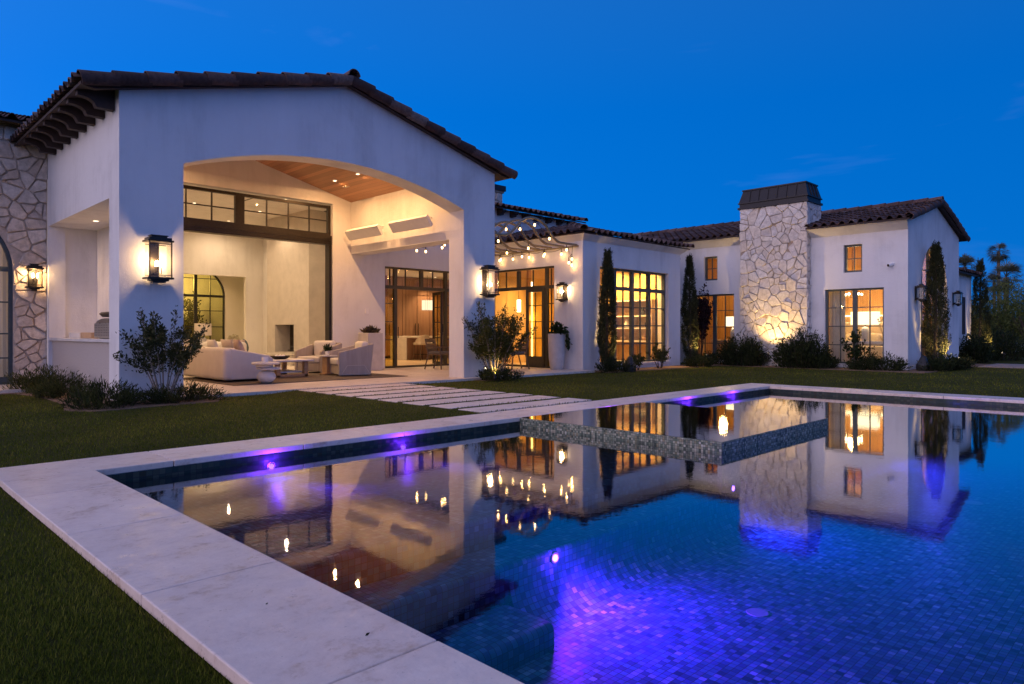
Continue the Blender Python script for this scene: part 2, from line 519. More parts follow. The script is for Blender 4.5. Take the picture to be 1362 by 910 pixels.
M['farground'] = M['lawn']
M['sheer'] = None
M['curtain'] = mat_plain('curtain_linen', (.60, .55, .46), .95, 0, .06, 4)
M['chairwood'] = mat_wood('dark_teak', (.09, .06, .035), (.15, .10, .06), (1, 5, 5), None, .5)
M['greyfab'] = mat_plain('taupe_outdoor_fabric', (.17, .15, .12), .9, 0, .1, 6)
POOLC = [(.012, .022, .06), (.035, .085, .17), (.05, .16, .25), (.03, .05, .16), (.09, .21, .34), (.016, .035, .09), (.05, .18, .24), (.02, .05, .11), (.17, .31, .42)]
M['mosaic'] = mat_mosaic('glass_mosaic', POOLC, .045, .45, .08)
M['mosaic_dark'] = mat_mosaic('dark_waterline_mosaic', [(.012, .03, .03), (.03, .05, .045), (.05, .065, .05), (.02, .03, .03), (.07, .08, .06), (.02, .045, .035), (.04, .04, .025)], .05, .35, .2)
M['mosaic_small'] = mat_mosaic('waterline_mosaic', [(.07, .095, .075), (.17, .21, .16), (.30, .32, .23), (.07, .09, .07), (.42, .42, .31), (.12, .17, .12), (.30, .26, .16), (.52, .52, .42)], .025, .45, .10)
M['water'] = mat_water('pool_water', (.70, .86, 1.0), .0006, 3.0)
M['spawater'] = mat_water('spa_water', (.74, .9, .97), .0007, 4.0)
M['pane'] = mat_glass('window_pane', (.97, .97, .95))
M['paneolive'] = mat_glass('olive_tinted_pane', (.88, .82, .50))
M['lanternglass'] = mat_glass('lantern_pane', (.96, .93, .88), .7)
M['bulb'] = mat_emit('bulb_filament', (1, .72, .36), 55)
M['stringbulb'] = mat_emit('string_bulb', (1, .60, .22), 13)
M['downlens'] = mat_emit('downlight_lens', (1, .80, .52), 5)
M['shadelit'] = mat_emit('lit_lamp_shade', (1, .82, .52), 2.1)
M['ledstrip'] = mat_emit('led_strip', (1, .80, .46), 5.0)
M['violet'] = mat_emit('violet_led', (.30, .10, 1.0), 14)
M['flame'] = mat_emit('chandelier_bulb', (1, .78, .42), 30)
M['bark'] = mat_plain('pale_bark', (.24, .20, .16), .9, 0, .25, 14, .5, 60)
M['barkdark'] = mat_plain('brown_bark', (.07, .05, .035), .95, 0, .3, 14, .5, 50)
M['palmbark'] = mat_plain('palm_bark', (.17, .11, .07), .95, 0, .3, 10, .5, 30)
M['leaf_crape'] = mat_leaf('crape_leaf', [(.02, .028, .012), (.05, .06, .022), (.095, .095, .035)])
M['leaf_low'] = mat_leaf('low_shrub_leaf', [(.024, .032, .010), (.06, .072, .02), (.12, .115, .03)])
M['leaf_cyp'] = mat_leaf('cypress_leaf', [(.024, .03, .013), (.055, .062, .026), (.10, .10, .04)], .7, .15)
M['leaf_plum'] = mat_leaf('purple_leaf', [(.012, .008, .01), (.03, .014, .018), (.05, .022, .024)])
M['leaf_dark'] = mat_leaf('dark_shrub_leaf', [(.014, .021, .008), (.035, .048, .017), (.07, .08, .025)])
M['leaf_desert'] = mat_leaf('desert_tree_leaf', [(.05, .065, .016), (.11, .13, .03), (.20, .21, .05)])
M['leaf_palm'] = mat_leaf('palm_leaf', [(.05, .055, .035), (.13, .14, .09), (.22, .22, .15)])
M['leaf_plant'] = mat_leaf('planter_leaf', [(.01, .02, .008), (.03, .05, .016), (.05, .08, .025)])
M['leaf_succ'] = mat_leaf('succulent_leaf', [(.05, .04, .03), (.10, .075, .05), (.12, .10, .055)])
M['leaf_blossom'] = mat_leaf('pale_blossom', [(.35, .3, .2), (.5, .45, .3), (.6, .55, .4)])
M['sheer'] = mat_leaf('sheer_curtain', [(.62, .55, .44), (.62, .55, .44)], .9, .55)
M['grass'] = mat_leaf('grass_blade', [(.034, .055, .005), (.125, .145, .015), (.31, .28, .045)], .9, .3)

def light(kind, name, loc, power, color, size=.05, parent=None, spot=None, blend=.6, target=None, soft=None):
    d = bpy.data.lights.new(name, kind)
    d.energy = power; d.color = color
    if kind in ('POINT', 'SPOT'): d.shadow_soft_size = size
    if kind == 'SPOT':
        d.spot_size = R(spot or 90); d.spot_blend = blend
    o = bpy.data.objects.new(name, d)
    COL.objects.link(o)
    off = OFF.get(parent.name, Vector((0, 0, 0))) if parent else Vector((0, 0, 0))
    o.location = Vector(loc) - off
    if target is not None:
        o.rotation_euler = (Vector(target) - Vector(loc)).to_track_quat('-Z', 'Y').to_euler()
    if parent: o.parent = parent
    return o
WARM = (1, .62, .29)
WARM2 = (1, .47, .14)
VIO = (.17, .02, 1.0)
# ------------------------------------------------------------------ camera
cam = bpy.data.cameras.new('camera')
cam.sensor_width = 36.0; cam.lens = 24.32; cam.shift_y = -0.00954
cam.clip_start = .05; cam.clip_end = 3000
camo = bpy.data.objects.new('camera', cam); COL.objects.link(camo)
camo.location = (0, 0, 1.08); camo.rotation_euler = (R(90), 0, R(-45.11))
SC.camera = camo

# ------------------------------------------------------------------ sky, dusk
WEST = Vector((-.97, .22, .04)).normalized()
w = bpy.data.worlds.new('World'); SC.world = w; w.use_nodes = True
nt = w.node_tree
for n in list(nt.nodes): nt.nodes.remove(n)
out = N(nt, 'ShaderNodeOutputWorld'); bg = N(nt, 'ShaderNodeBackground'); L(nt, bg.outputs[0], out.inputs[0])
tc = N(nt, 'ShaderNodeTexCoord')
sky = N(nt, 'ShaderNodeTexSky', sky_type='NISHITA'); sky.sun_disc = False
sky.sun_elevation = R(1.0); sky.sun_rotation = math.atan2(WEST.x, WEST.y); sky.ozone_density = 6.0; sky.dust_density = .6; sky.altitude = 400
sp = N(nt, 'ShaderNodeSeparateXYZ'); L(nt, tc.outputs['Generated'], sp.inputs[0])
dt = N(nt, 'ShaderNodeVectorMath', operation='DOT_PRODUCT'); L(nt, tc.outputs['Generated'], dt.inputs[0]); dt.inputs[1].default_value = WEST
s01 = math_(nt, 'MULTIPLY_ADD', dt.outputs['Value'], .5, .5)
zc = math_(nt, 'MAXIMUM', sp.outputs[2], 0.0)
wisp = noise(nt, 2.2, 5, .6, None, .4)
wmap = N(nt, 'ShaderNodeMapping'); wmap.inputs['Scale'].default_value = (1, 1, 4.5); L(nt, tc.outputs['Generated'], wmap.inputs[0]); L(nt, wmap.outputs[0], wisp.inputs['Vector'])
base = ramp(nt, zc, [(0, (.001, .27, 1.0)), (.12, (.0, .24, .95)), (.30, (.0, .205, .86)), (.52, (.015, .185, .70)), (1, (.24, .25, .46))])
k = math_(nt, 'MULTIPLY_ADD', s01, .60, .62)
kc = N(nt, 'ShaderNodeCombineColor'); [L(nt, k, kc.inputs[i]) for i in range(3)]
blue = mixc(nt, 1.0, base.outputs[0], kc.outputs[0], 'MULTIPLY')
# afterglow where the sun has set
g1 = math_(nt, 'POWER', s01, 9.0)
gz = math_(nt, 'SUBTRACT', 1.0, math_(nt, 'MULTIPLY', zc, .55))
g = math_(nt, 'MULTIPLY', g1, gz)
glow = N(nt, 'ShaderNodeVectorMath', operation='SCALE'); glow.inputs[0].default_value = (2.35, 1.6, 1.15); L(nt, g, glow.inputs['Scale'])
# faint rose band all round the half of the sky behind the camera
bk_ = N(nt, 'ShaderNodeVectorMath', operation='DOT_PRODUCT'); L(nt, tc.outputs['Generated'], bk_.inputs[0]); bk_.inputs[1].default_value = (-.62, -.76, .18)
gb = math_(nt, 'POWER', math_(nt, 'MAXIMUM', bk_.outputs['Value'], 0.0), 1.5)
glow2 = N(nt, 'ShaderNodeVectorMath', operation='SCALE'); glow2.inputs[0].default_value = (.17, .085, .0); L(nt, gb, glow2.inputs['Scale'])
gsum = mixc(nt, 1.0, glow.outputs[0], glow2.outputs[0], 'ADD')
s1 = mixc(nt, 1.0, blue, gsum, 'ADD')
nis = mixc(nt, 1.0, sky.outputs[0], (.012, .012, .012), 'MULTIPLY')
tot = mixc(nt, 1.0, s1, nis, 'ADD')
wr = ramp(nt, wisp.outputs[0], [(.60, (0, 0, 0)), (.80, (.035, .03, .045))])     # thin high cloud, barely there
tot = mixc(nt, 1.0, tot, wr.outputs[0], 'ADD')
below = math_(nt, 'GREATER_THAN', sp.outputs[2], -.02)
tot = mixc(nt, below, (.02, .025, .03), tot)
L(nt, tot, bg.inputs[0]); bg.inputs[1].default_value = 1.0

sun = bpy.data.lights.new('afterglow_sun', 'SUN'); sun.energy = .22; sun.angle = R(30); sun.color = (1, .74, .62)
suno = bpy.data.objects.new('afterglow_sun', sun); COL.objects.link(suno)
suno.rotation_euler = Vector((.95, -.10, -.30)).to_track_quat('-Z', 'Y').to_euler()

# ------------------------------------------------------------------ ground
LZ = -.055
# pool numbers (metres; x along the facade, y towards the house)
PX0, PX1, PY0, PY1 = 1.537, 13.46, -7.0, 6.129
CX0, CX1, CY1 = .94, 14.02, 6.78
WZ = -.12; FLZ = -.93
SX0, SX1, SY0 = 6.29, 9.03, 3.345

g = MB()
def sheet(mb, x0, x1, y0, y1, z, n=1):
    mb.add([(x0, y0, z), (x1, y0, z), (x1, y1, z), (x0, y1, z)], [(0, 1, 2, 3)])
# one lawn sheet with the pool cut out: four strips that meet the coping's outer edge
BIGN = 1500
sheet(g, -BIGN, CX0 + .1, -BIGN, BIGN, LZ)
sheet(g, CX0 + .1, CX1 - .1, CY1 - .1, BIGN, LZ)
sheet(g, CX1 - .1, BIGN, -BIGN, BIGN, LZ)
for i in range(1, 8):   # turf standing in the joints of the stepping slabs
    ya = 6.84 + i * .655 - .072; g.box(6.40, 8.73, ya - .003, ya + .153, LZ - .05, -.010)
sheet(g, CX0 + .1, CX1 - .1, -BIGN, PY0 - .3, LZ)
for (xa, xb) in ((6.41, 5.75), (8.72, 9.4)):      # the turf rises to meet the slab ends
    vs = [(xa, 6.80, -.012), (xa, 12.10, -.012), (xb, 12.10, LZ - .004), (xb, 6.80, LZ - .004), (xa, 6.80, LZ - .03), (xa, 12.10, LZ - .03)]
    g.add(vs, [(0, 1, 2, 3), (3, 2, 1, 0)][:1] if xa < xb else [(3, 2, 1, 0)])
tag(g.build('lawn', M['lawn']), kind='structure')

# patio, landing, beds, driveway
p = MB()
p.box(3.95, 15.50, 12.13, 12.36, -.25, 0)
def slabs(mb, x0, x1, y0, y1, nx, ny, z0, z1, gap=.003):
    dx, dy = (x1 - x0) / nx, (y1 - y0) / ny
    for i in range(nx):
        for j in range(ny):
            mb.box(x0 + i * dx + gap, x0 + (i + 1) * dx - gap, y0 + j * dy + gap, y0 + (j + 1) * dy - gap, z0, z1)
slabs(p, 4.44, 15.50, 12.364, 17.29, 12, 6, -.25, .0)
tag(p.build('patio', M['patio']), kind='structure')
p = MB(); p.box(-3.2, 2.9, 15.6, 17.28, -.2, .015)
tag(p.build('landing', M['patio'], bevel=.01), kind='structure')
b = MB()
b.poly([(-.4, 15.9), (2.55, 15.45), (2.75, 14.2), (2.72, 12.6), (2.5, 11.6), (2.8, 11.15), (4.6, 11.35), (4.9, 11.9), (4.9, 12.6), (3.6, 12.6), (3.6, 17.3), (2.9, 17.3)], LZ - .05, LZ + .012, 'z')
b.poly([(11.0, 11.75), (12.1, 11.8), (12.2, 12.12), (10.9, 12.12)], LZ - .05, LZ + .010, 'z')
b.poly([(15.6, 11.7), (20.6, 11.5), (21.6, 11.6), (21.6, 9.0), (21.5, 5.4), (29.2, 5.2), (29.2, 6.3), (23.0, 6.3), (23.0, 12.7), (15.6, 12.7)], LZ - .05, LZ + .012, 'z')
tag(b.build('planting_bed', M['dirt']), kind='structure')
d = MB(); slabs(d, 26.6, 29.6, -14, 5.15, 6, 40, LZ - .1, LZ + .025, .004)
tag(d.build('driveway', M['drive']), kind='structure')

# stepping slabs
n_ = 8; y0_, y1_ = 6.84, 12.08
per = (y1_ - y0_) / n_
order = ['first pale stepping slab in the lawn, next to the pool coping', 'second pale stepping slab up from the pool coping', 'third pale stepping slab up from the pool coping', 'fourth pale stepping slab up from the pool coping',
         'fourth pale stepping slab down from the patio', 'third pale stepping slab down from the patio', 'second pale stepping slab down from the patio', 'first pale stepping slab in the lawn, next to the patio']
for i in range(n_):
    m = MB(); m.box(6.37 + rng.uniform(-.01, .01), 8.76 + rng.uniform(-.01, .01), y0_ + i * per + .078, y0_ + (i + 1) * per - .072, -.16, -.004)
    tag(m.build('stepping_slab', M['paver'], bevel=.006), order[i], 'stepping slab', 'pale stone slabs leading from the pool to the patio')

# ------------------------------------------------------------------ pool
c = MB()
TH = .052
ys = [6.129, 5.465, 4.288, 3.094, 1.90, .71, -.48, -1.67, -2.86, -4.05, -5.24, -6.43, -7.3]
gp = .0032
for i in range(len(ys) - 1):
    c.box(CX0, PX0 - .0, ys[i + 1] + gp, ys[i] - gp, -TH, 0)
    c.box(PX1, CX1, ys[i + 1] + gp, ys[i] - gp, -TH, 0)
xs = [CX0, 2.118] + [2.118 + 1.19 * k for k in range(1, 10)] + [CX1]
for i in range(len(xs) - 1):
    if xs[i + 1] - xs[i] > .05:
        c.box(xs[i] + gp, xs[i + 1] - gp, PY1 + gp * 0, CY1, -TH, 0)
tag(c.build('pool_coping', M['travertine'], bevel=.006), kind='structure')
u = MB()   # bond beam below the coping
u.box(CX0 + .02, PX0 - .001, PY0, PY1, -1.3, -TH - .003); u.box(PX1 + .001, CX1 - .02, PY0, PY1, -1.3, -TH - .003)
u.box(CX0 + .02, CX1 - .02, PY1 + .001, CY1 - .02, -1.3, -TH - .003)
tag(u.build('bond_beam', M['mortar']), kind='structure')

bz = MB()
E = .0
# walls (inner faces) and floor
bz.box(PX0 - .2, PX0, PY0, PY1 + .2, FLZ - .2, -TH - .001)
bz.box(PX1, PX1 + .2, PY0, PY1 + .2, FLZ - .2, -TH - .001)
bz.box(PX0, PX1, PY1, PY1 + .2, FLZ - .2, -TH - .001)
bz.box(PX0, PX1, PY0 - .2, PY0, FLZ - .2, -TH - .001)
bz.box(PX0, PX1, PY0, PY1, FLZ - .2, FLZ)
tag(bz.build('pool_basin', M['mosaic']), kind='structure')
wb = MB()   # waterline band
wb.box(PX0 + .001, PX0 + .006, PY0, PY1 - .007, -.20, -TH - .002); wb.box(PX1 - .006, PX1 - .001, PY0, PY1 - .007, -.20, -TH - .002)
wb.box(PX0 + .001, SX0 - .002, PY1 - .006, PY1 - .001, -.20, -TH - .002); wb.box(SX1 + .002, PX1 - .001, PY1 - .006, PY1 - .001, -.20, -TH - .002)
tag(wb.build('waterline_band', M['mosaic_dark']), kind='structure')
st = MB()
st.rbox(PX0 - .05, SX0 + .01, SY0, 3.74, FLZ - .05, -.50, .035, 3)
st.rbox(PX0 - .05, SX0 + .01, 3.70, PY1 + .05, FLZ - .05, -.27, .035, 3)
st.rbox(PX0 - .05, 3.33, 2.90, SY0 + .04, FLZ - .05, -.76, .06, 3)
st.rbox(SX1 - .01, PX1 + .05, SY0, PY1 + .05, FLZ - .05, -.62, .04, 3)
tag(st.build('pool_step', M['mosaic'], smooth=30), kind='structure')
cv = MB()      # the floor sweeps up into the walls
def cove(p0, p1, wn, r=.30, S=10):
    p0, p1, wn = Vector(p0), Vector(p1), Vector(wn)      # wn points from the wall into the pool
    vs, fs, us = [], [], []
    Ln = (p1 - p0).length
    for i in range(S + 1):
        a = math.pi / 2 * i / S
        o = wn * (r - r * math.cos(a) + .003); z = r - r * math.sin(a) + .002
        for p in (p0, p1): vs.append((p.x + o.x, p.y + o.y, FLZ + z))
    for i in range(S):
        fs.append((2 * i, 2 * i + 1, 2 * i + 3, 2 * i + 2)); q0, q1 = (S - i) * r * math.pi / 2 / S, (S - i - 1) * r * math.pi / 2 / S
        if abs(wn.y) > .5: us.append([(p0.x, p0.y - r + q0), (p1.x, p0.y - r + q0), (p1.x, p0.y - r + q1), (p0.x, p0.y - r + q1)])
        else: us.append([(p0.x + wn.x * (r - q0), p0.y), (p0.x + wn.x * (r - q0), p1.y), (p0.x + wn.x * (r - q1), p1.y), (p0.x + wn.x * (r - q1), p0.y)])
    cv.add(vs, fs, us)
cove((3.33, SY0, 0), (PX1, SY0, 0), (0, -1, 0)); cove((PX1, SY0, 0), (PX1, PY0, 0), (-1, 0, 0)); cove((PX0, 2.9, 0), (PX0, PY0, 0), (1, 0, 0))
tag(cv.build('pool_cove', M['mosaic'], smooth=True), kind='structure')
wt = MB()
sheet(wt, PX0, SX0, PY0, PY1, WZ); sheet(wt, SX0, SX1, PY0, SY0, WZ); sheet(wt, SX1, PX1, PY0, PY1, WZ)
tag(wt.build('pool_water', M['water']), kind='structure')

spa = thing('spa', 'raised square spa clad in small glass mosaic, water flush with its rim', 'spa', (7.66, 4.7, FLZ))
m = MB(); t = .17; ZT = -.008
m.box(SX0, SX0 + t, SY0, PY1, FLZ, ZT); m.box(SX1 - t, SX1, SY0, PY1, FLZ, ZT); m.box(SX0 + t, SX1 - t, SY0, SY0 + t, FLZ, ZT)
m.build('rim_wall', M['mosaic_small'], spa, bevel=.006)
m = MB(); m.box(SX0 + t, SX1 - t, SY0 + t, PY1, -.85, -.82)
m.box(SX0 + t, SX0 + .62, SY0 + t, PY1, -.82, -.42); m.box(SX1 - .62, SX1 - t, SY0 + t, PY1, -.82, -.42); m.box(SX0 + .62, SX1 - .62, PY1 - .5, PY1, -.82, -.42)
m.build('bench', M['mosaic'], spa)
m = MB(); sheet(m, SX0 + .002, SX1 - .002, SY0 + .002, PY1 - .001, -.0035)
m.build('water', M['spawater'], spa)

M['drain'] = mat_plain('drain_cover', (.16, .22, .30), .6, 0, .1, 20)
# violet pool lights
def pool_light(loc, facing, label, power, target=None, spot=150, r=.024, halo=0, col=None):
    t_ = thing('pool_light', label, 'pool light', loc, 0, 'violet lights set in the pool walls')
    nx, ny = facing
    m = MB()
    c0 = Vector(loc); d_ = Vector((nx, ny, 0))
    m.tube([c0 + d_ * .004, c0 + d_ * .016], r, 14)
    m.build('lens', M['violet'], t_)
    m = MB(); prof = []
    for k in range(16):
        pass
    side = Vector((-ny, nx, 0))
    ring = [c0 + d_ * .006 + (side * math.cos(a) + Vector((0, 0, 1)) * math.sin(a)) * (r + .012) for a in [2 * math.pi * i / 16 for i in range(17)]]
    m.tube(ring, .008, 6, caps=False); m.build('trim_ring', M['steel'], t_)
    tg = target if target else c0 + d_ * 1.0 + Vector((0, 0, -.35))
    light('SPOT', 'led_beam', c0 + d_ * .05, power, col or VIO, .03, t_, spot, .9, tg)
    if halo: light('POINT', 'led_halo', c0 + d_ * .09 + Vector((0, 0, .015)), halo, (.20, .02, 1.0), .03, t_)
    return t_
pool_light((2.974, PY1, -.165), (0, -1), 'violet light under the lawn-side coping, first from the pool corner with the long deck', 1500, (3.4, 4.1, .68), 74, halo=13, col=(.30, .03, 1.0))
pool_light((4.472, PY1, -.165), (0, -1), 'violet light under the lawn-side coping, between the corner light and the spa', 1500, (4.7, 4.1, .68), 74, halo=13, col=(.30, .03, 1.0))
pool_light((8.162, PY1, -.075), (0, -1), 'violet light inside the spa, low under its back coping', 700, (8.4, 4.1, .6), 80, halo=22)
pool_light((10.36, PY1, -.165), (0, -1), 'violet light just beyond the spa under the back coping', 800, (10.5, 4.1, .6), 80, halo=22)
pool_light((11.93, PY1, -.165), (0, -1), 'violet light under the back coping nearest the far pool corner', 800, (11.6, 4.1, .6), 80, halo=22)
pool_light((3.794, SY0, -.565), (0, -1), 'bright violet underwater light in the ledge beside the pool steps', 720, (4.75, 1.2, -1.10), 156, halo=7.0, col=(.20, .015, 1.0))
pool_light((6.50, SY0, -.49), (0, -1), 'violet underwater light below the front corner of the spa', 230, (7.6, .6, -.9), 165, col=(.06, .06, 1.0))
pool_light((11.285, SY0, -.44), (0, -1), 'small violet underwater light in the far ledge right of the spa', 230, (11.6, .6, -.9), 165, col=(.06, .06, 1.0))
pool_light((PX1, 3.223, -.345), (-1, 0), 'small violet underwater light in the far end wall of the pool', 230, (11.6, .4, -1.0), 160, col=(.06, .06, 1.0))

# a floor drain
m = MB(); m.lathe([(0, .004), (.075, .004), (.08, 0)], 4.75, 2.25, FLZ + .002, 20)
tag(m.build('floor_drain', M['drain']), 'round pale drain cover on the violet lit pool floor', 'drain')
m = MB(); m.lathe([(0, .004), (.10, .004), (.105, 0)], 9.6, 1.9, FLZ + .002, 20)
tag(m.build('floor_drain', M['drain']), 'round pale drain cover on the far blue pool floor', 'drain')
# ------------------------------------------------------------------ the house
H = thing('house', 'white stucco villa with brown clay tile roofs, arched patio and warmly lit rooms', 'house', (7.6, 12.4, 0))

def arch_pts(x0, x1, zs, rise, n=22):
    hw = (x1 - x0) / 2; cx = (x0 + x1) / 2
    rad = (hw * hw + rise * rise) / (2 * rise); cz = zs + rise - rad
    a0 = math.atan2(max(0.0, zs - cz), -hw); a1 = math.atan2(max(0.0, zs - cz), hw)
    return [(cx + rad * math.cos(a0 + (a1 - a0) * i / n), cz + rad * math.sin(a0 + (a1 - a0) * i / n)) for i in range(n + 1)]

# gable front with the big segmental arch
GX0, GX1, GY0, GY1 = 3.437, 11.82, 12.38, 12.92
m = MB()
ap = arch_pts(4.434, 10.81, 3.98, .57)
poly = [(GX0, -.12), (4.434, -.12)] + ap + [(10.81, -.12), (GX1, -.12), (GX1, 5.095), (7.628, 6.165), (GX0, 5.095)]
m.poly(poly, GY0, GY1, 'y')
m.build('gable_wall', M['stucco'], H)
# alcove side
m = MB()
m.box(3.437, 3.74, 12.922, 17.30, 3.32, 5.09)
m.box(3.437, 3.74, 17.20, 17.298, -.12, 3.318)
m.box(4.36, 4.434, 12.922, 17.298, -.12, 4.9)
m.box(3.742, 4.358, 12.922, 17.298, 3.322, 3.40)
m.build('wall', M['stucco'], H)
# back wall of the patio + main block
m = MB()
m.box(3.742, 5.02, 17.30, 17.60, -.12, 4.99)
m.box(5.02, 10.225, 17.30, 17.60, 4.69, 4.99)
m.box(10.225, 11.98, 17.30, 17.60, -.12, 4.99)
m.box(11.98, 14.9, 17.30, 17.60, 3.06, 4.99)
m.box(14.9, 21.0, 17.30, 17.60, -.12, 4.99)
m.poly([(4.0, 4.992), (11.25, 4.992), (7.62, 5.86)], 17.302, 17.598, 'y')
m.box(11.3, 21.0, 17.30, 17.60, 4.992, 5.38)
m.box(20.7, 21.0, 17.602, 22.5, 3.5, 5.38)
m.build('wall', M['stucco'], H)
# heater beam wall between patio bays
m = MB(); m.box(10.81, 11.32, 12.922, 17.298, 3.33, 5.12)
m.build('wall', M['stucco'], H)
# patio ceiling, two slopes of planks
m = MB()
def slope_slab(mb, xa, za, xb, zb, y0, y1, th):
    mb.add([(xa, y0, za), (xb, y0, zb), (xb, y1, zb), (xa, y1, za), (xa, y0, za + th), (xb, y0, zb + th), (xb, y1, zb + th), (xa, y1, za + th)],
           [(0, 3, 2, 1), (4, 5, 6, 7), (0, 1, 5, 4), (1, 2, 6, 5), (2, 3, 7, 6), (3, 0, 4, 7)])
slope_slab(m, 4.40, 4.80, 7.62, 5.60, 12.925, 17.297, .05)
slope_slab(m, 7.622, 5.60, 10.84, 4.80, 12.925, 17.297, .05)
m.build('wood_ceiling', M['woodceil'], H)
# west wing with the window wall
m = MB()
m.box(15.51, 15.81, 13.00, 13.675, -.12, 3.96); m.box(15.51, 15.81, 16.9, 17.298, -.12, 3.96); m.box(15.51, 15.81, 13.675, 16.9, 3.07, 3.96)
m.box(15.51, 16.31, 12.58, 12.998, -.12, 3.96); m.box(20.02, 20.75, 12.58, 12.998, -.12, 3.96)
m.box(16.31, 20.02, 12.58, 12.998, 3.03, 3.96); m.box(16.31, 20.02, 12.58, 12.998, -.12, .13)
m.box(20.45, 20.75, 13.00, 17.298, -.12, 3.96)
m.build('wall', M['stucco'], H)
# bedroom wing
BX0, BX1, BY0, BY1 = 22.90, 29.0, 6.18, 18.2
m = MB()
def wall_x(mb, x0, x1, y0, y1, z0, z1, holes):
    """wall running along y with rectangular holes (ya,yb,za,zb) that do not share columns unless stacked"""
    ysn = sorted(set([y0, y1] + [h for q in holes for h in q[:2]]))
    for a, b_ in zip(ysn[:-1], ysn[1:]):
        mid = (a + b_) / 2
        zz = z0
        for q in sorted([q for q in holes if q[0] < mid < q[1]], key=lambda q: q[2]):
            if q[2] > zz: mb.box(x0, x1, a, b_, zz, q[2])
            zz = q[3]
        if zz < z1: mb.box(x0, x1, a, b_, zz, z1)
WIN_A = (6.84, 8.587, .087, 2.45); WIN_B = (7.46, 8.01, 2.96, 3.83); WIN_C = (11.72, 13.33, .087, 2.45); WIN_D = (12.36, 12.90, 2.96, 3.83)
wall_x(m, BX0, BX0 + .3, 6.50, BY1, -.12, 4.46, [WIN_A, WIN_B, WIN_C, WIN_D])
ap = arch_pts(24.24, 27.37, 2.42, 1.5)
m.poly([(BX0, -.12), (24.24, -.12)] + ap + [(27.37, -.12), (BX1, -.12), (BX1, 4.46), (25.95, 5.235), (BX0, 4.46)], BY0, 6.498, 'y')
m.box(28.7, 29.0, 6.50, BY1, -.12, 4.46)
m.build('wall', M['stucco'], H)
# low end wing, far right
m = MB(); m.box(29.02, 32.1, 6.42, 6.72, -.12, 3.3); m.box(31.8, 32.1, 6.72, 12, -.12, 3.3)
m.build('wall', M['stucco'], H)
m = MB(); m.box(30.6, 31.05, 6.40, 6.418, 1.0, 2.42); nf = m.build('window', M['darkwood'], H)
tag(nf, 'tall narrow dark window slot')

# ---- stone cladding built stone by stone
def clip(poly, nx, ny, c):
    outp = []
    for i in range(len(poly)):
        p, q = poly[i], poly[(i + 1) % len(poly)]
        dp = p[0] * nx + p[1] * ny - c; dq = q[0] * nx + q[1] * ny - c
        if dp <= 0: outp.append(p)
        if (dp < 0 < dq) or (dq < 0 < dp):
            t = dp / (dp - dq); outp.append((p[0] + (q[0] - p[0]) * t, p[1] + (q[1] - p[1]) * t))
    return outp

def stones(mb, org, ud, nd, w_, h_, size, seed, gap=.012, depth=(.022, .05), push=None, inside=None):
    rs = random.Random(seed)
    org = Vector(org); ud = Vector(ud); nd = Vector(nd); vd = Vector((0, 0, 1))
    n = max(4, int(w_ * h_ / (size * size)))
    pts = []
    for i in range(n):
        best = None; bd = -1
        for _ in range(4 if rs.random() < .5 else 1):
            c = (rs.uniform(0, w_), rs.uniform(0, h_))
            dmin = min([(c[0] - q[0]) ** 2 + (c[1] - q[1]) ** 2 for q in pts], default=9)
            if dmin > bd: bd = dmin; best = c
        pts.append(best)
    flip = (ud.cross(vd)).dot(nd) < 0
    for i, p in enumerate(pts):
        poly = [(0, 0), (w_, 0), (w_, h_), (0, h_)]
        near = sorted([q for j, q in enumerate(pts) if j != i], key=lambda q: (q[0] - p[0]) ** 2 + (q[1] - p[1]) ** 2)[:16]
        for q in near:
            nx, ny = q[0] - p[0], q[1] - p[1]; ln = math.hypot(nx, ny) or 1e-6
            nx /= ln; ny /= ln
            c = (p[0] + q[0]) / 2 * nx + (p[1] + q[1]) / 2 * ny - gap * rs.uniform(.6, 1.7)
            poly = clip(poly, nx, ny, c)
            if len(poly) < 3: break
        if len(poly) < 3: continue
        ar = abs(sum(poly[k][0] * poly[(k + 1) % len(poly)][1] - poly[(k + 1) % len(poly)][0] * poly[k][1] for k in range(len(poly)))) / 2
        if ar < .002: continue
        # round the corners and roughen
        pp = []
        for k in range(len(poly)):
            a, b_, c = poly[k - 1], poly[k], poly[(k + 1) % len(poly)]
            f = rs.uniform(.04, .15)
            pp.append((b_[0] + (a[0] - b_[0]) * f, b_[1] + (a[1] - b_[1]) * f)); pp.append((b_[0] + (c[0] - b_[0]) * f, b_[1] + (c[1] - b_[1]) * f))
        poly = [(q[0] + rs.gauss(0, .004), q[1] + rs.gauss(0, .004)) for q in pp]
        if push:
            poly = [push(q) for q in poly]
        cx = sum(q[0] for q in poly) / len(poly); cy = sum(q[1] for q in poly) / len(poly)
        if inside and inside((p[0], p[1])): continue
        d = rs.uniform(*depth); tx, ty = rs.gauss(0, .085), rs.gauss(0, .085)
        m_ = len(poly); vs = []
        for (s_, dd) in ((1.0, 0.0), (.985, .62), (.90, 1.0)):
            for q in poly:
                x = cx + (q[0] - cx) * s_; y = cy + (q[1] - cy) * s_
                hh = (d + (x - cx) * tx + (y - cy) * ty + rs.gauss(0, .0025)) * dd if dd else 0
                vs.append(org + ud * x + vd * y + nd * hh)
        fs = []
        for r_ in range(2):
            for k in range(m_):
                fc = (r_ * m_ + k, r_ * m_ + (k + 1) % m_, (r_ + 1) * m_ + (k + 1) % m_, (r_ + 1) * m_ + k)
                fs.append(fc[::-1] if flip else fc)
        top = tuple(2 * m_ + k for k in range(m_))
        fs.append(top[::-1] if flip else top)
        mb.add(vs, fs)

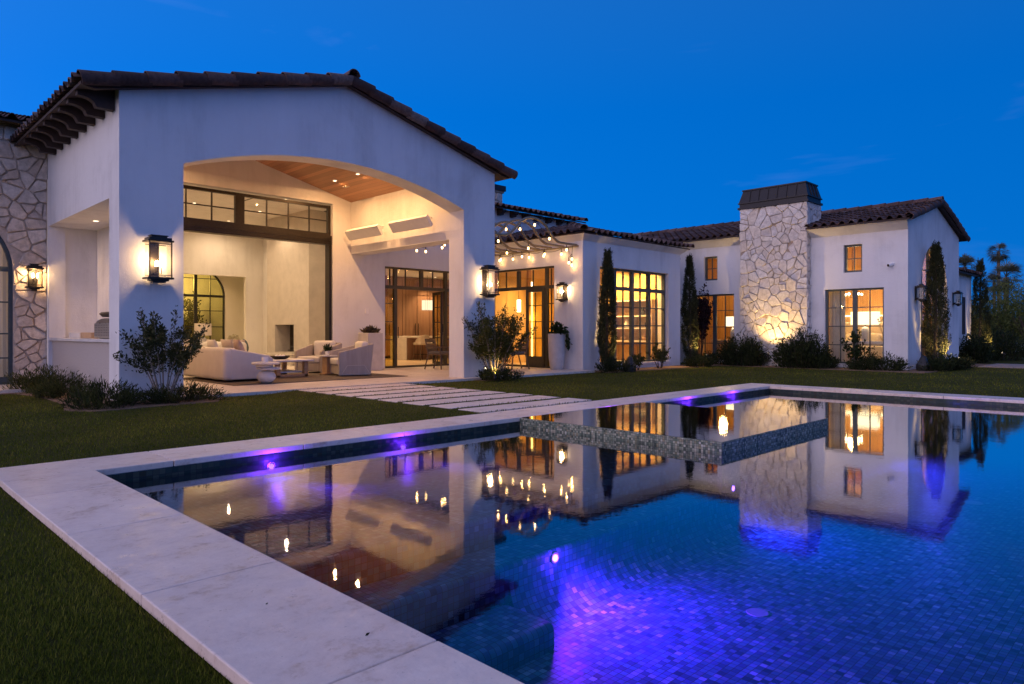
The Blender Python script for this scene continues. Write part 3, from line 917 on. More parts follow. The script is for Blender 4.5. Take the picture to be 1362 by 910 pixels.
# left stone wall with its arched door
m = MB()
def lpush(q):
    # keep the stones out of the arched doorway (local x runs from -1.6)
    x, z = q[0] - 1.6, q[1] - .1
    cx, hw, zs = 1.55, 1.30, 2.45
    if z < zs:
        if cx - hw < x < cx + hw: x = cx + hw if x > cx else cx - hw
    else:
        dx, dz = x - cx, z - zs
        r_ = math.hypot(dx, dz)
        if r_ < hw and r_ > 1e-4: x, z = cx + dx / r_ * hw, zs + dz / r_ * hw
    return (x + 1.6, z + .1)
stones(m, (-1.6, 17.36, -.1), (1, 0, 0), (0, -1, 0), 5.03, 5.4, .25, 3, .009, (.03, .06), lpush, lambda q: (abs(q[0] - 3.15) < 1.28 and q[1] < 2.55) or math.hypot(q[0] - 3.15, q[1] - 2.55) < 1.28)
sw = m.build('stone_cladding', M['stone2'], H)
m = MB()
ap = [(1.55 + 1.3 * math.cos(math.pi - math.pi * i / 20), 2.35 + 1.3 * math.sin(math.pi - math.pi * i / 20)) for i in range(21)]
m.poly([(-1.6, -.12), (.25, -.12)] + ap + [(2.85, -.12), (3.436, -.12), (3.436, 5.38), (-1.6, 5.38)], 17.362, 17.66, 'y')
m.build('wall', M['mortar2'], H)
# arched double door in the stone wall
m = MB()
def arch_frame(mb, cx, hw, zb, zs, rise, y0, y1, wdt, bars_x=(), bars_z=(), thick_z=(), n=22):
    """steel frame of an arched opening in a plane of constant y"""
    o = [(cx - hw, zb)] + arch_pts(cx - hw, cx + hw, zs, rise, n) + [(cx + hw, zb)]
    i_ = [(cx - hw + wdt, zb)] + arch_pts(cx - hw + wdt, cx + hw - wdt, zs, max(.02, rise - wdt), n) + [(cx + hw - wdt, zb)]
    for k in range(len(o) - 1):
        a, b_, c, d = o[k], o[k + 1], i_[k + 1], i_[k]
        mb.add([(a[0], y0, a[1]), (b_[0], y0, b_[1]), (c[0], y0, c[1]), (d[0], y0, d[1]), (a[0], y1, a[1]), (b_[0], y1, b_[1]), (c[0], y1, c[1]), (d[0], y1, d[1])],
               [(0, 1, 2, 3), (7, 6, 5, 4), (0, 4, 5, 1), (1, 5, 6, 2), (2, 6, 7, 3), (3, 7, 4, 0)])
    def top_at(x):
        rad = (hw * hw + rise * rise) / (2 * rise); cz = zs + rise - rad
        return cz + math.sqrt(max(0, rad * rad - (x - cx) ** 2)) - wdt * .6
    def half_at(z):
        if z <= zs: return hw - wdt * .5
        rad = (hw * hw + rise * rise) / (2 * rise); cz = zs + rise - rad
        return max(.02, math.sqrt(max(0, rad * rad - (z - cz) ** 2)) - wdt * .5)
    for (x, wd) in bars_x:
        mb.box(x - wd / 2, x + wd / 2, y0 + .008, y1 - .008, zb, top_at(x))
    for (z, wd) in list(bars_z) + list(thick_z):
        h = half_at(z); mb.box(cx - h, cx + h, y0 + .012, y1 - .012, z - wd / 2, z + wd / 2)
    mb.box(cx - hw + wdt, cx + hw - wdt, y0 + .004, y1 - .004, zb, zb + .16)
    return o
o = arch_frame(m, 1.55, 1.30, .0, 2.35, 1.3, 17.42, 17.50, .07, [(1.55, .13), (.92, .03), (2.18, .03)], [(.55, .03), (1.05, .03), (1.7, .03), (2.95, .03)], [(2.38, .10)])
dr = m.build('arched_door', M['greenframe'], H)
m = MB(); m.poly(o, 17.455, 17.465, 'y'); m.build('pane', M['pane'], dr)
m = MB()
for k in range(46):
    x = .3 + k * .0555; y = 17.80 + .035 * math.sin(k * 1.9) + .02 * math.sin(k * .7)
    x2 = x + .0555; y2 = 17.80 + .035 * math.sin((k + 1) * 1.9) + .02 * math.sin((k + 1) * .7)
    m.add([(x, y, .05), (x2, y2, .05), (x2, y2, 3.6), (x, y, 3.6)], [(0, 1, 2, 3)])
light('POINT', 'room_glow', (1.6, 19.2, 2.2), 60, WARM, .2)
tag(m.build('curtain', M['sheer'], None, smooth=True), 'pale pleated curtain behind the arched glass door in the stone wall', 'curtain')

# chimney on the bedroom wing
CHX0, CHX1, CHY0, CHY1, CHZ = 22.6, 23.73, 9.03, 11.36, 5.32
m = MB(); m.box(CHX0 + .03, CHX1 - .02, CHY0 + .03, CHY1 - .02, -.12, CHZ)
ch = m.build('chimney', M['mortar'], H)
m = MB()
stones(m, (CHX0 + .03, CHY1 - .01, -.1), (0, -1, 0), (-1, 0, 0), CHY1 - CHY0 - .01, CHZ + .1, .27, 11, .0065, (.02, .06))
stones(m, (CHX0 + .01, CHY0 + .03, -.1), (1, 0, 0), (0, -1, 0), CHX1 - CHX0 - .02, CHZ + .1, .27, 12, .0065, (.02, .04))
m.build('stone_cladding', M['stone'], ch)
m = MB()
def frustum(mb, x0, x1, y0, y1, z0, z1, ins):
    mb.add([(x0, y0, z0), (x1, y0, z0), (x1, y1, z0), (x0, y1, z0), (x0 + ins, y0 + ins, z1), (x1 - ins, y0 + ins, z1), (x1 - ins, y1 - ins, z1), (x0 + ins, y1 - ins, z1)],
           [(0, 3, 2, 1), (4, 5, 6, 7), (0, 1, 5, 4), (1, 2, 6, 5), (2, 3, 7, 6), (3, 0, 4, 7)])
cx0, cx1, cy0, cy1 = CHX0 - .05, CHX1 + .05, CHY0 - .05, CHY1 + .05
m.box(cx0, cx1, cy0, cy1, CHZ + .002, CHZ + .07)
m.box(cx0 + .05, cx1 - .05, cy0 + .05, cy1 - .05, CHZ + .07, CHZ + .19)
m.box(cx0 + .01, cx1 - .01, cy0 + .01, cy1 - .01, CHZ + .19, CHZ + .23)
frustum(m, cx0 + .03, cx1 - .03, cy0 + .03, cy1 - .03, CHZ + .23, CHZ + .64, .11)
m.box(cx0 + .11, cx1 - .11, cy0 + .11, cy1 - .11, CHZ + .64, CHZ + .685)
for k in range(1, 7):
    y = cy0 + .1 + (cy1 - cy0 - .2) * k / 7
    m.add([(cx0 + .005, y - .012, CHZ + .235), (cx0 + .005, y + .012, CHZ + .235), (cx0 + .115, y + .012, CHZ + .64), (cx0 + .115, y - .012, CHZ + .64),
           (cx0 + .05, y - .012, CHZ + .235), (cx0 + .05, y + .012, CHZ + .235), (cx0 + .16, y + .012, CHZ + .64), (cx0 + .16, y - .012, CHZ + .64)],
          [(0, 1, 2, 3), (0, 3, 7, 4), (1, 5, 6, 2), (4, 7, 6, 5)])
for k in range(1, 4):
    x = cx0 + .1 + (cx1 - cx0 - .2) * k / 4
    m.add([(x - .012, cy0 + .005, CHZ + .235), (x + .012, cy0 + .005, CHZ + .235), (x + .012, cy0 + .115, CHZ + .64), (x - .012, cy0 + .115, CHZ + .64),
           (x - .012, cy0 + .05, CHZ + .235), (x + .012, cy0 + .05, CHZ + .235), (x + .012, cy0 + .16, CHZ + .64), (x - .012, cy0 + .16, CHZ + .64)],
          [(0, 1, 2, 3), (0, 3, 7, 4), (1, 5, 6, 2), (4, 7, 6, 5)])
m.build('chimney_cap', M['capmetal'], ch)
# second chimney above the main block
m = MB(); m.box(17.15, 18.35, 18.8, 19.9, 5.2, 6.35); m.box(17.1, 18.4, 18.75, 19.95, 6.35, 6.42)
ch2 = m.build('chimney', M['mortar'], H)
m = MB(); stones(m, (17.15, 18.8, 5.2), (1, 0, 0), (0, -1, 0), 1.2, 1.12, .26, 21); stones(m, (17.15, 19.9, 5.2), (0, -1, 0), (-1, 0, 0), 1.1, 1.12, .26, 22)
m.build('stone_cladding', M['stone2'], ch2)
m = MB(); m.box(17.05, 18.45, 18.7, 20.0, 6.422, 6.62); m.build('chimney_cap', M['capmetal'], ch2)

# ------------------------------------------------------------------ roofs
PER, ROW = .27, .40
def tile_slope(mb, eave0, ud, up, length, run, u0=lambda v: 0.0, u1=None, seed=1, hole=None):
    """barrel tiles: eave0 corner, ud unit along the eave, up unit 3-D vector up the slope"""
    rs = random.Random(seed)
    e0 = Vector(eave0); ud = Vector(ud).normalized(); up = Vector(up).normalized(); nrm = ud.cross(up).normalized()
    if nrm.z < 0: nrm = -nrm
    nr = int(math.ceil(run / ROW)); S = 8
    for r_ in range(nr):
        v0 = r_ * ROW - .04; v1 = min(run, (r_ + 1) * ROW + .02)
        a = u0(v0 + ROW * .5); b_ = (u1(v0 + ROW * .5) if u1 else length)
        i0 = int(math.ceil(a / PER)); i1 = int(math.floor(b_ / PER))
        for i in range(i0, i1):
            if hole and hole[0] < (i + .5) * PER < hole[1] and v0 < hole[2]: continue
            vs = []; j = rs.uniform(-.012, .012); lift = rs.uniform(0, .012)
            for (v, up_) in ((v0 + j, .042 + lift), (v1, .0)):
                for s_ in range(S + 1):
                    t = s_ / S
                    if t < .62: h = .085 * math.sin(math.pi * t / .62) ** .8 if 0 < t < .62 else 0
                    else: h = -.022 * math.sin(math.pi * (t - .62) / .38)
                    vs.append(e0 + ud * ((i + t) * PER) + up * v + nrm * (h + up_))
            fs = []; uvs = []
            for s_ in range(S):
                fs.append((s_, s_ + 1, S + 1 + s_ + 1, S + 1 + s_)); uvs.append([(i + .5 + .5 * (s_ >= 5) * 0, r_ + .5)] * 4)
            # front lip
            base = len(vs)
            for s_ in range(S + 1):
                vs.append(vs[s_] - nrm * .018)
            for s_ in range(S):
                fs.append((s_ + 1, s_, base + s_, base + s_ + 1)); uvs.append([(i + .5, r_ + .5)] * 4)
            mb.add(vs, fs, uvs)

def barrel_row(mb, p0, p1, r, step=.42, seed=0, lift=.018, a0=0.0, a1=math.pi):
    """a run of overlapping half-round cap tiles from p0 (low) to p1 (high)"""
    rs = random.Random(seed)
    p0, p1 = Vector(p0), Vector(p1); d = (p1 - p0); Ln = d.length; d.normalize()
    side = d.cross(Vector((0, 0, 1))).normalized(); nz = side.cross(d).normalized()
    n = int(Ln / step); st = Ln / n; S = 14
    for i in range(n):
        vs = []; jr = rs.uniform(-.006, .006); js = rs.uniform(-.012, .012)
        for (t, rr, up_) in ((i * st - .03, r * 1.04, lift), ((i + 1) * st + .02, r * .94, 0.0)):
            for k in range(S + 1):
                a = a0 + (a1 - a0) * k / S
                vs.append(p0 + d * t + side * (rr * math.cos(a) + js) + nz * (rr * math.sin(a) + up_ + jr))
        base = len(vs)
        for k in range(S + 1):
            a = a0 + (a1 - a0) * k / S
            vs.append(p0 + d * (i * st - .03) + side * ((r * 1.04 - .018) * math.cos(a) + js) + nz * ((r * 1.04 - .018) * math.sin(a) + lift + jr))
        fs = [(k, k + 1, S + 1 + k + 1, S + 1 + k) for k in range(S)] + [(k + 1, k, base + k, base + k + 1) for k in range(S)]
        mb.add(vs, fs, [[(seed * 3 + .5, i + .5)] * 4] * len(fs))

def slab4(mb, a, b_, c, d, th):
    vs = [Vector(p) for p in (a, b_, c, d)]
    vs2 = [p - Vector((0, 0, th)) for p in vs]
    mb.add(vs + vs2, [(0, 1, 2, 3), (7, 6, 5, 4), (0, 4, 5, 1), (1, 5, 6, 2), (2, 6, 7, 3), (3, 7, 4, 0)])

# main gable roof
RZ, RX, EL, EZ, ER = 6.18, 7.628, 2.86, 4.96, 12.28
sl = (RZ - EZ) / (RX - EL); EZR = RZ - sl * (ER - RX)
m = MB()
tile_slope(m, (EL - .03, 12.22, EZ + .0), (0, 1, 0), (1, 0, sl), 8.6, math.hypot(RX - EL, RZ - EZ), seed=1)
tile_slope(m, (ER + .03, 12.22, EZR), (0, 1, 0), (-1, 0, sl), 8.6, math.hypot(ER - RX, RZ - EZR), seed=2)
barrel_row(m, (RX, 12.1, RZ + .05), (RX, 20.8, RZ + .05), .13, .42, 5)
barrel_row(m, (EL + .01, 12.19, EZ - .005), (RX, 12.19, RZ - .005), .115, .45, 6, .035, -1.35, 2.9)
barrel_row(m, (ER + .0, 12.19, EZR - .005), (RX, 12.19, RZ - .005), .115, .45, 7, .035, .25, 4.5)
rf = m.build('roof', M['tile'], H)
m = MB()
slab4(m, (EL, 12.22, EZ), (RX, 12.22, RZ), (RX, 20.8, RZ), (EL, 20.8, EZ), .05)
slab4(m, (RX, 12.22, RZ), (ER, 12.22, EZR), (ER, 20.8, EZR), (RX, 20.8, RZ), .05)
m.add([(EL, 12.25, EZ - .05), (RX, 12.25, RZ - .05), (RX, 12.25, RZ - .085), (EL + .2, 12.25, EZ - .07), (EL, 12.37, EZ - .05), (RX, 12.37, RZ - .05), (RX, 12.37, RZ - .085), (EL + .2, 12.37, EZ - .07)],
      [(0, 1, 2, 3), (7, 6, 5, 4), (3, 2, 6, 7), (0, 3, 7, 4), (0, 4, 5, 1)])
m.add([(ER, 12.25, EZR - .05), (RX, 12.25, RZ - .05), (RX, 12.25, RZ - .085), (ER - .2, 12.25, EZR - .07), (ER, 12.37, EZR - .05), (RX, 12.37, RZ - .05), (RX, 12.37, RZ - .085), (ER - .2, 12.37, EZR - .07)],
      [(3, 2, 1, 0), (4, 5, 6, 7), (7, 6, 2, 3), (4, 7, 3, 0), (1, 5, 4, 0)])
m.build('roof_deck', M['darkwood'], rf)
# corbels under the left eave
def corbel_x(x_wall, x_tip, y, z_top_wall, z_top_tip, w_=.13):
    m = MB(); Lh = x_wall - x_tip
    pts = [(x_wall, z_top_wall), (x_tip, z_top_tip)]
    pts += [(x_tip, z_top_tip - .07)]
    for k in range(7):
        a = math.pi / 2 * k / 6
        pts.append((x_tip + .03 + .22 * math.sin(a) * 1.0, z_top_tip - .075 - .10 * (1 - math.cos(a))))
    pts.append((x_tip + .27, z_top_tip - .21)); pts.append((x_wall, z_top_tip - .21))
    m.poly(pts, y - w_ / 2, y + w_ / 2, 'y')
    return m
for k in range(8):
    y = 12.66 + k * .56
    corbel_x(3.436, 2.90, y, EZ - .05 + sl * (3.436 - EL), EZ - .05 + sl * .04).build('corbel', M['darkwood'], H)

# main block roof
m = MB()
MZ = 5.36; ms = .25
tile_slope(m, (-3.0, 16.92, MZ), (1, 0, 0), (0, 1, ms), 24.0, 5.2, seed=3, hole=(6.3, 14.5, .75))
barrel_row(m, (21.05, 16.95, MZ + .03), (21.05, 22.0, MZ + .03 + ms * 5.05), .12, .42, 8)
rf = m.build('roof', M['tile'], H)
m = MB(); zq = MZ + ms * .66
slab4(m, (-3.0, 16.95, MZ), (3.42, 16.95, MZ), (3.42, 17.61, zq), (-3.0, 17.61, zq), .05)
slab4(m, (11.35, 16.95, MZ), (21.1, 16.95, MZ), (21.1, 17.61, zq), (11.35, 17.61, zq), .05)
slab4(m, (-3.0, 17.61, zq), (21.1, 17.61, zq), (21.1, 22, MZ + ms * 5.05), (-3.0, 22, MZ + ms * 5.05), .05)
slab4(m, (-3.0, 22.0, MZ + ms * 5.05), (21.1, 22, MZ + ms * 5.05), (21.1, 34, MZ - .6), (-3.0, 34, MZ - .6), .05)
m.build('roof_deck', M['darkwood'], rf)
for k in range(12):
    x = 13.6 + k * .62
    m = MB(); m.poly([(17.299, 5.38), (16.99, 5.315), (16.99, 5.25), (17.10, 5.20), (17.12, 5.14), (17.299, 5.14)], x - .08, x + .08, 'x')
    m.build('corbel', M['darkwood'], H)

# west wing roof: hip at the near corner
WZE = 3.93; ws = .25
m = MB()
tile_slope(m, (15.22, 12.30, WZE), (1, 0, 0), (0, 1, ws), 5.75, 3.0, u0=lambda v: max(0, v * .97), seed=4)
tile_slope(m, (15.22, 17.25, WZE), (0, -1, 0), (1, 0, ws), 4.95, 3.0, u1=lambda v: 4.95 - max(0, v * .97), seed=5)
barrel_row(m, (15.20, 12.28, WZE + .05), (18.1, 15.2, WZE + .05 + ws * 2.9), .12, .42, 9)
barrel_row(m, (21.0, 12.28, WZE + .02), (21.0, 15.2, WZE + .02 + ws * 2.92), .11, .42, 10)
rf = m.build('roof', M['tile'], H)
m = MB()
m.add([(15.22, 12.30, WZE), (21.02, 12.30, WZE), (21.02, 15.3, WZE + .75), (18.2, 15.3, WZE + .75), (15.22, 17.29, WZE), (18.2, 17.29, WZE + .75), (21.02, 17.29, WZE + .75)],
      [(0, 1, 2, 3), (0, 3, 5, 4), (3, 2, 6, 5)])
m.box(15.26, 21.0, 12.34, 17.28, WZE - .04, WZE - .005)
m.build('roof_deck', M['darkwood'], rf)
m = MB()   # plaster cove under the eaves
m.add([(15.509, 12.579, 3.72), (20.751, 12.579, 3.72), (20.95, 12.36, 3.889), (15.30, 12.36, 3.889)], [(0, 1, 2, 3)])
m.add([(15.509, 17.29, 3.72), (15.509, 12.579, 3.72), (15.30, 12.36, 3.889), (15.30, 17.29, 3.889)], [(0, 1, 2, 3)])
m.add([(20.751, 12.579, 3.72), (20.751, 17.29, 3.72), (20.95, 17.29, 3.889), (20.95, 12.36, 3.889)], [(0, 1, 2, 3)])
m.build('eave_cove', M['stucco'], H)

# bedroom wing roof
BRX, BRZ, BEX, BEZ = 25.95, 5.33, 22.45, 4.43
bs = (BRZ - BEZ) / (BRX - BEX)
m = MB()
tile_slope(m, (BEX, 18.5, BEZ), (0, -1, 0), (1, 0, bs), 12.45, math.hypot(BRX - BEX, BRZ - BEZ), seed=6, hole=(18.5 - 11.42, 18.5 - 8.97, 1.15))
barrel_row(m, (BRX, 6.0, BRZ + .05), (BRX, 18.5, BRZ + .05), .13, .42, 11)
barrel_row(m, (BEX - .0, 6.03, BEZ + .01), (BRX, 6.03, BRZ + .01), .12, .42, 12, .03, -1.2, 2.9)
barrel_row(m, (29.44, 6.03, BEZ + .01), (BRX, 6.03, BRZ + .01), .12, .42, 13, .03, .25, 4.3)
rf = m.build('roof', M['tile'], H)
m = MB()
zc_ = BEZ + bs * (23.72 - BEX)
slab4(m, (BEX, 18.5, BEZ), (BEX, 11.36, BEZ), (23.72, 11.36, zc_), (23.72, 18.5, zc_), .05)
slab4(m, (BEX, 9.03, BEZ), (BEX, 6.02, BEZ), (23.72, 6.02, zc_), (23.72, 9.03, zc_), .05)
slab4(m, (23.72, 18.5, zc_), (23.72, 6.02, zc_), (BRX, 6.02, BRZ), (BRX, 18.5, BRZ), .05)
slab4(m, (BRX, 18.5, BRZ), (BRX, 6.02, BRZ), (29.45, 6.02, BEZ), (29.45, 18.5, BEZ), .05)
m.build('roof_deck', M['darkwood'], rf)
m = MB()
m.add([(22.899, 18.2, 4.15), (22.899, 11.37, 4.15), (22.52, 11.37, 4.385), (22.52, 18.2, 4.385)], [(0, 1, 2, 3)])
m.add([(22.899, 9.02, 4.15), (22.899, 6.18, 4.15), (22.52, 6.10, 4.385), (22.52, 9.02, 4.385)], [(0, 1, 2, 3)])
m.add([(22.899, 6.18, 4.15), (22.52, 6.10, 4.385), (22.9, 6.179, 4.48)], [(0, 1, 2)])
m.build('eave_cove', M['stucco'], H)
# low far roof
m = MB()
tile_slope(m, (29.02, 6.12, 3.3), (1, 0, 0), (0, 1, .25), 3.4, 2.0, seed=7)
rf = m.build('roof', M['tile'], H)
m = MB(); slab4(m, (29.02, 6.15, 3.3), (32.35, 6.15, 3.3), (32.35, 8.1, 3.78), (29.02, 8.1, 3.78), .06); m.build('roof_deck', M['darkwood'], rf)
m = MB(); m.tube([(20.752, 12.75, 3.60), (20.90, 12.75, 3.60)], .09, 12); m.build('roof_vent', M['darkwood'], H)

# ------------------------------------------------------------------ windows and doors
def grid_frame(mb, plane, c0, c1, u0, u1, z0, z1, ft, posts=(), bars=(), rails=(), thin=.022):
    """rectangular steel frame. plane 'y': u is x, depth c0..c1 along y; plane 'x': u is y. posts/rails are (pos,width); bars thin verticals or horizontals"""
    def bx(a, b_, za, zb, da=0.0, dbb=0.0):
        if plane == 'y': mb.box(a, b_, c0 + da, c1 - dbb, za, zb)
        else: mb.box(c0 + da, c1 - dbb, a, b_, za, zb)
    bx(u0, u0 + ft, z0, z1); bx(u1 - ft, u1, z0, z1); bx(u0 + ft, u1 - ft, z1 - ft, z1); bx(u0 + ft, u1 - ft, z0, z0 + ft)
    for (p_, w_) in posts: bx(p_ - w_ / 2, p_ + w_ / 2, z0 + ft, z1 - ft, .004, .004)
    for (z, w_) in rails: bx(u0 + ft, u1 - ft, z - w_ / 2, z + w_ / 2, .007, .007)
    d = (c1 - c0) * .3
    for (kind, v, a, b_) in bars:
        if kind == 'v': bx(v - thin / 2, v + thin / 2, a, b_, d, d)
        else: bx(a, b_, v - thin / 2, v + thin / 2, d + .003, d + .003)

def pane(plane, c, u0, u1, z0, z1, parent, mat='pane'):
    m = MB()
    if plane == 'y': m.box(u0, u1, c, c + .008, z0, z1)
    else: m.box(c, c + .008, u0, u1, z0, z1)
    return m.build('pane', M[mat], parent)

# patio pocket-door opening: header and transom
m = MB()
X0, X1 = 5.10, 10.135
m.box(5.03, 10.215, 17.33, 17.57, 3.54, 3.79); m.box(5.03, 10.20, 17.315, 17.33, 3.585, 3.62); m.box(5.03, 10.20, 17.315, 17.33, 3.66, 3.70)
m.box(X1, 10.215, 17.34, 17.56, 0, 3.54); m.box(5.03, X0, 17.34, 17.56, 0, 3.54)
grid_frame(m, 'y', 17.40, 17.50, 5.03, 10.215, 3.79, 4.64, .075, [(7.62, .24)],
           [('v', 5.03 + (2.47) * k / 4 + .04, 3.86, 4.57) for k in (1, 2, 3)] + [('v', 7.74 + 2.45 * k / 4, 3.86, 4.57) for k in (1, 2, 3)] + [('h', 4.215, 5.1, 7.5), ('h', 4.215, 7.74, 10.14)], (), .03)
wn_ = m.build('transom_window', M['bronze'], H)
pane('y', 17.45, 5.10, 10.14, 3.86, 4.57, wn_)

# kitchen doors
m = MB()
grid_frame(m, 'y', 17.36, 17.46, 11.98, 14.9, .0, 3.06, .055, [(12.42, .11), (14.40, .11)],
           [('v', 12.23, 2.5, 3.0), ('v', 12.81, 2.5, 3.0), ('v', 13.88, 2.5, 3.0), ('h', 1.95, 12.03, 12.37), ('h', 1.4, 12.03, 12.37), ('h', .85, 12.03, 12.37), ('h', 1.95, 14.45, 14.85), ('h', 1.4, 14.45, 14.85), ('h', .85, 14.45, 14.85)],
           [(2.45, .10)], .028)
m.box(13.36, 13.48, 17.368, 17.452, 2.50, 3.0)
kd = m.build('glazed_door', M['oliveframe'], H)
pane('y', 17.41, 12.03, 12.37, .05, 2.4, kd, 'paneolive'); pane('y', 17.41, 12.03, 14.85, 2.5, 3.0, kd); pane('y', 17.41, 14.45, 14.85, .05, 2.4, kd, 'paneolive')
def door_leaf(hinge, ang, wid, mat, panemat, zt=2.40):
    # leaf swings about its hinge; ang is the leaf's direction in plan
    m = MB(); grid_frame(m, 'y', -.025, .025, .01, wid, .03, zt, .09, (), [('h', 1.9, .1, wid - .09), ('h', 1.4, .1, wid - .09), ('h', .9, .1, wid - .09), ('v', (wid + .01) / 2, .12, zt - .09)], (), .025)
    o = m.build('door_leaf', M[mat], None); o.parent = H
    o.location = Vector(hinge) - OFF[H.name]; o.rotation_euler = (0, 0, ang)
    m = MB(); m.box(.1, wid - .09, -.004, .004, .12, zt - .09); q = m.build('pane', M[panemat], None); q.parent = o
    m = MB(); m.tube([(wid - .05, -.06, .9), (wid - .05, -.06, 1.25)], .012, 8); q = m.build('handle', M['black'], None); q.parent = o
    return o
door_leaf((12.50, 17.47, 0), math.atan2(.80, .60), .85, 'black', 'paneolive')
door_leaf((14.32, 17.47, 0), math.atan2(.95, .32), .85, 'black', 'paneolive')

# west doors onto the second patio bay
m = MB()
grid_frame(m, 'x', 15.56, 15.66, 13.675, 16.9, .0, 3.07, .055, [(14.05, .10), (16.42, .10)],
           [('v', 13.87, .05, 3.0), ('h', 1.95, 13.73, 14.0), ('h', 1.4, 13.73, 14.0), ('h', .85, 13.73, 14.0), ('v', 14.62, 2.5, 3.0), ('v', 15.80, 2.5, 3.0)], [(2.45, .10)], .028)
m.box(15.568, 15.652, 15.18, 15.30, 2.50, 3.0)
wd = m.build('glazed_door', M['oliveframe'], H)
pane('x', 15.605, 13.73, 14.0, .05, 2.4, wd, 'paneolive'); pane('x', 15.605, 13.73, 16.85, 2.5, 3.0, wd); pane('x', 15.605, 16.47, 16.85, .05, 2.4, wd, 'paneolive')
m = MB(); grid_frame(m, 'x', 15.53, 15.58, 14.11, 14.86, .03, 2.40, .085, (), [('h', 1.9, 14.2, 14.77), ('h', 1.4, 14.2, 14.77), ('h', .9, 14.2, 14.77), ('v', 14.48, .3, 2.3)], (), .025)
m.box(15.535, 15.575, 14.19, 14.78, .11, .34)
lf = m.build('door_leaf', M['oliveframe'], H); pane('x', 15.552, 14.19, 14.78, .34, 2.31, lf, 'paneolive')
m = MB(); m.tube([(15.49, 14.80, .9), (15.49, 14.80, 1.25)], .012, 8); m.build('handle', M['black'], lf)
# window wall of the west wing
m = MB()
P_ = [16.31 + 3.71 * k / 4 for k in range(5)]
bars = []
for k in range(4):
    bars.append(('v', (P_[k] + P_[k + 1]) / 2, .2, 2.97))
for z in (.72, 1.29, 1.86): bars.append(('h', z, 16.37, 19.96))
grid_frame(m, 'y', 12.70, 12.82, 16.312, 20.018, .132, 3.028, .06, [(P_[1], .11), (P_[2], .11), (P_[3], .11)], bars, [(2.43, .11)], .035)
wv = m.build('window', M['greenframe'], H); pane('y', 12.75, 16.37, 19.96, .19, 2.97, wv)
m = MB(); m.box(16.2, 20.13, 12.53, 12.579, .06, .128); m.build('sill', M['stucco'], wv)

# bedroom wing windows
def wing_window(q, nc, rows, mull=None, ft=.055):
    m = MB(); y0, y1, z0, z1 = q
    bars = []
    for k in range(1, nc):
        y = y0 + (y1 - y0) * k / nc
        if not (mull and abs(y - mull) < .05): bars.append(('v', y, z0 + ft, z1 - ft))
    for z in rows: bars.append(('h', z, y0 + ft, y1 - ft))
    grid_frame(m, 'x', BX0 + .10, BX0 + .19, y0 + .002, y1 - .002, z0 + .002, z1 - .002, ft, [(mull, .13)] if mull else (), bars, (), .03)
    o = m.build('window', M['greenframe'], H); pane('x', BX0 + .14, y0 + ft, y1 - ft, z0 + ft, z1 - ft, o)
    return o
wing_window(WIN_A, 4, (.68, 1.27, 1.86), 7.71)
wing_window(WIN_B, 2, (3.395,), None, .06)
wing_window(WIN_C, 4, (.68, 1.27, 1.86), 12.53)
wing_window(WIN_D, 2, (3.395,), None, .06)
m = MB(); m.box(22.84, 22.899, 6.78, 8.65, -.02, .084); m.build('sill', M['stucco'], H)
# arched entrance in the wing's gable end
m = MB()
o = arch_frame(m, 25.805, 1.56, .0, 2.42, 1.49, 6.34, 6.44, .08, [(25.0, .10), (26.6, .10), (25.8, .03)], [(.6, .03), (1.2, .03), (1.8, .03), (3.1, .03)], [(2.44, .13)])
ad = m.build('arched_door', M['greenframe'], H)
m = MB(); m.poly(o, 6.385, 6.393, 'y'); m.build('pane', M['pane'], ad)

# ------------------------------------------------------------------ interiors
def room(x0, x1, y0, y1, z0, z1, wall, floor, ceil, skip=(), t=.06):
    """inner linings; skip holds sides left open ('x0','x1','y0','y1')"""
    m = MB()
    if 'x0' not in skip: m.box(x0 - t, x0, y0, y1, z0, z1)
    if 'x1' not in skip: m.box(x1, x1 + t, y0, y1, z0, z1)
    if 'y0' not in skip: m.box(x0, x1, y0 - t, y0, z0, z1)
    if 'y1' not in skip: m.box(x0, x1, y1, y1 + t, z0, z1)
    if m.v: m.build('interior_wall', wall, H)
    m = MB(); m.box(x0 - t, x1 + t, y0 - t, y1 + t, z0 - .08, z0); m.build('interior_floor', floor, H)
    m = MB(); m.box(x0 - t, x1 + t, y0 - t, y1 + t, z1, z1 + .06); m.build('interior_ceiling', ceil, H)

# great room
m = MB()
m.box(4.3, 4.36, 17.602, 26.0, 0, 5.07)
m.box(12.302, 12.36, 20.5, 26.0, 0, 5.07); m.box(11.962, 12.30, 20.44, 20.498, 0, 5.07)
m.box(11.9, 11.96, 17.602, 20.5, 0, 5.07)
m.box(4.36, 8.9, 26.0, 26.2, 0, 5.07); m.box(11.62, 12.3, 26.0, 26.2, 0, 5.07); m.box(8.9, 11.62, 26.0, 26.2, 3.2, 5.07)
m.build('interior_wall', M['plaster'], H)
m = MB(); m.box(4.3, 12.4, 17.602, 26.2, -.1, .0); m.build('interior_floor', M['patio'], H)
m = MB(); m.box(4.3, 12.4, 17.602, 26.2, 5.07, 5.13); m.build('interior_ceiling', M['plaster'], H)
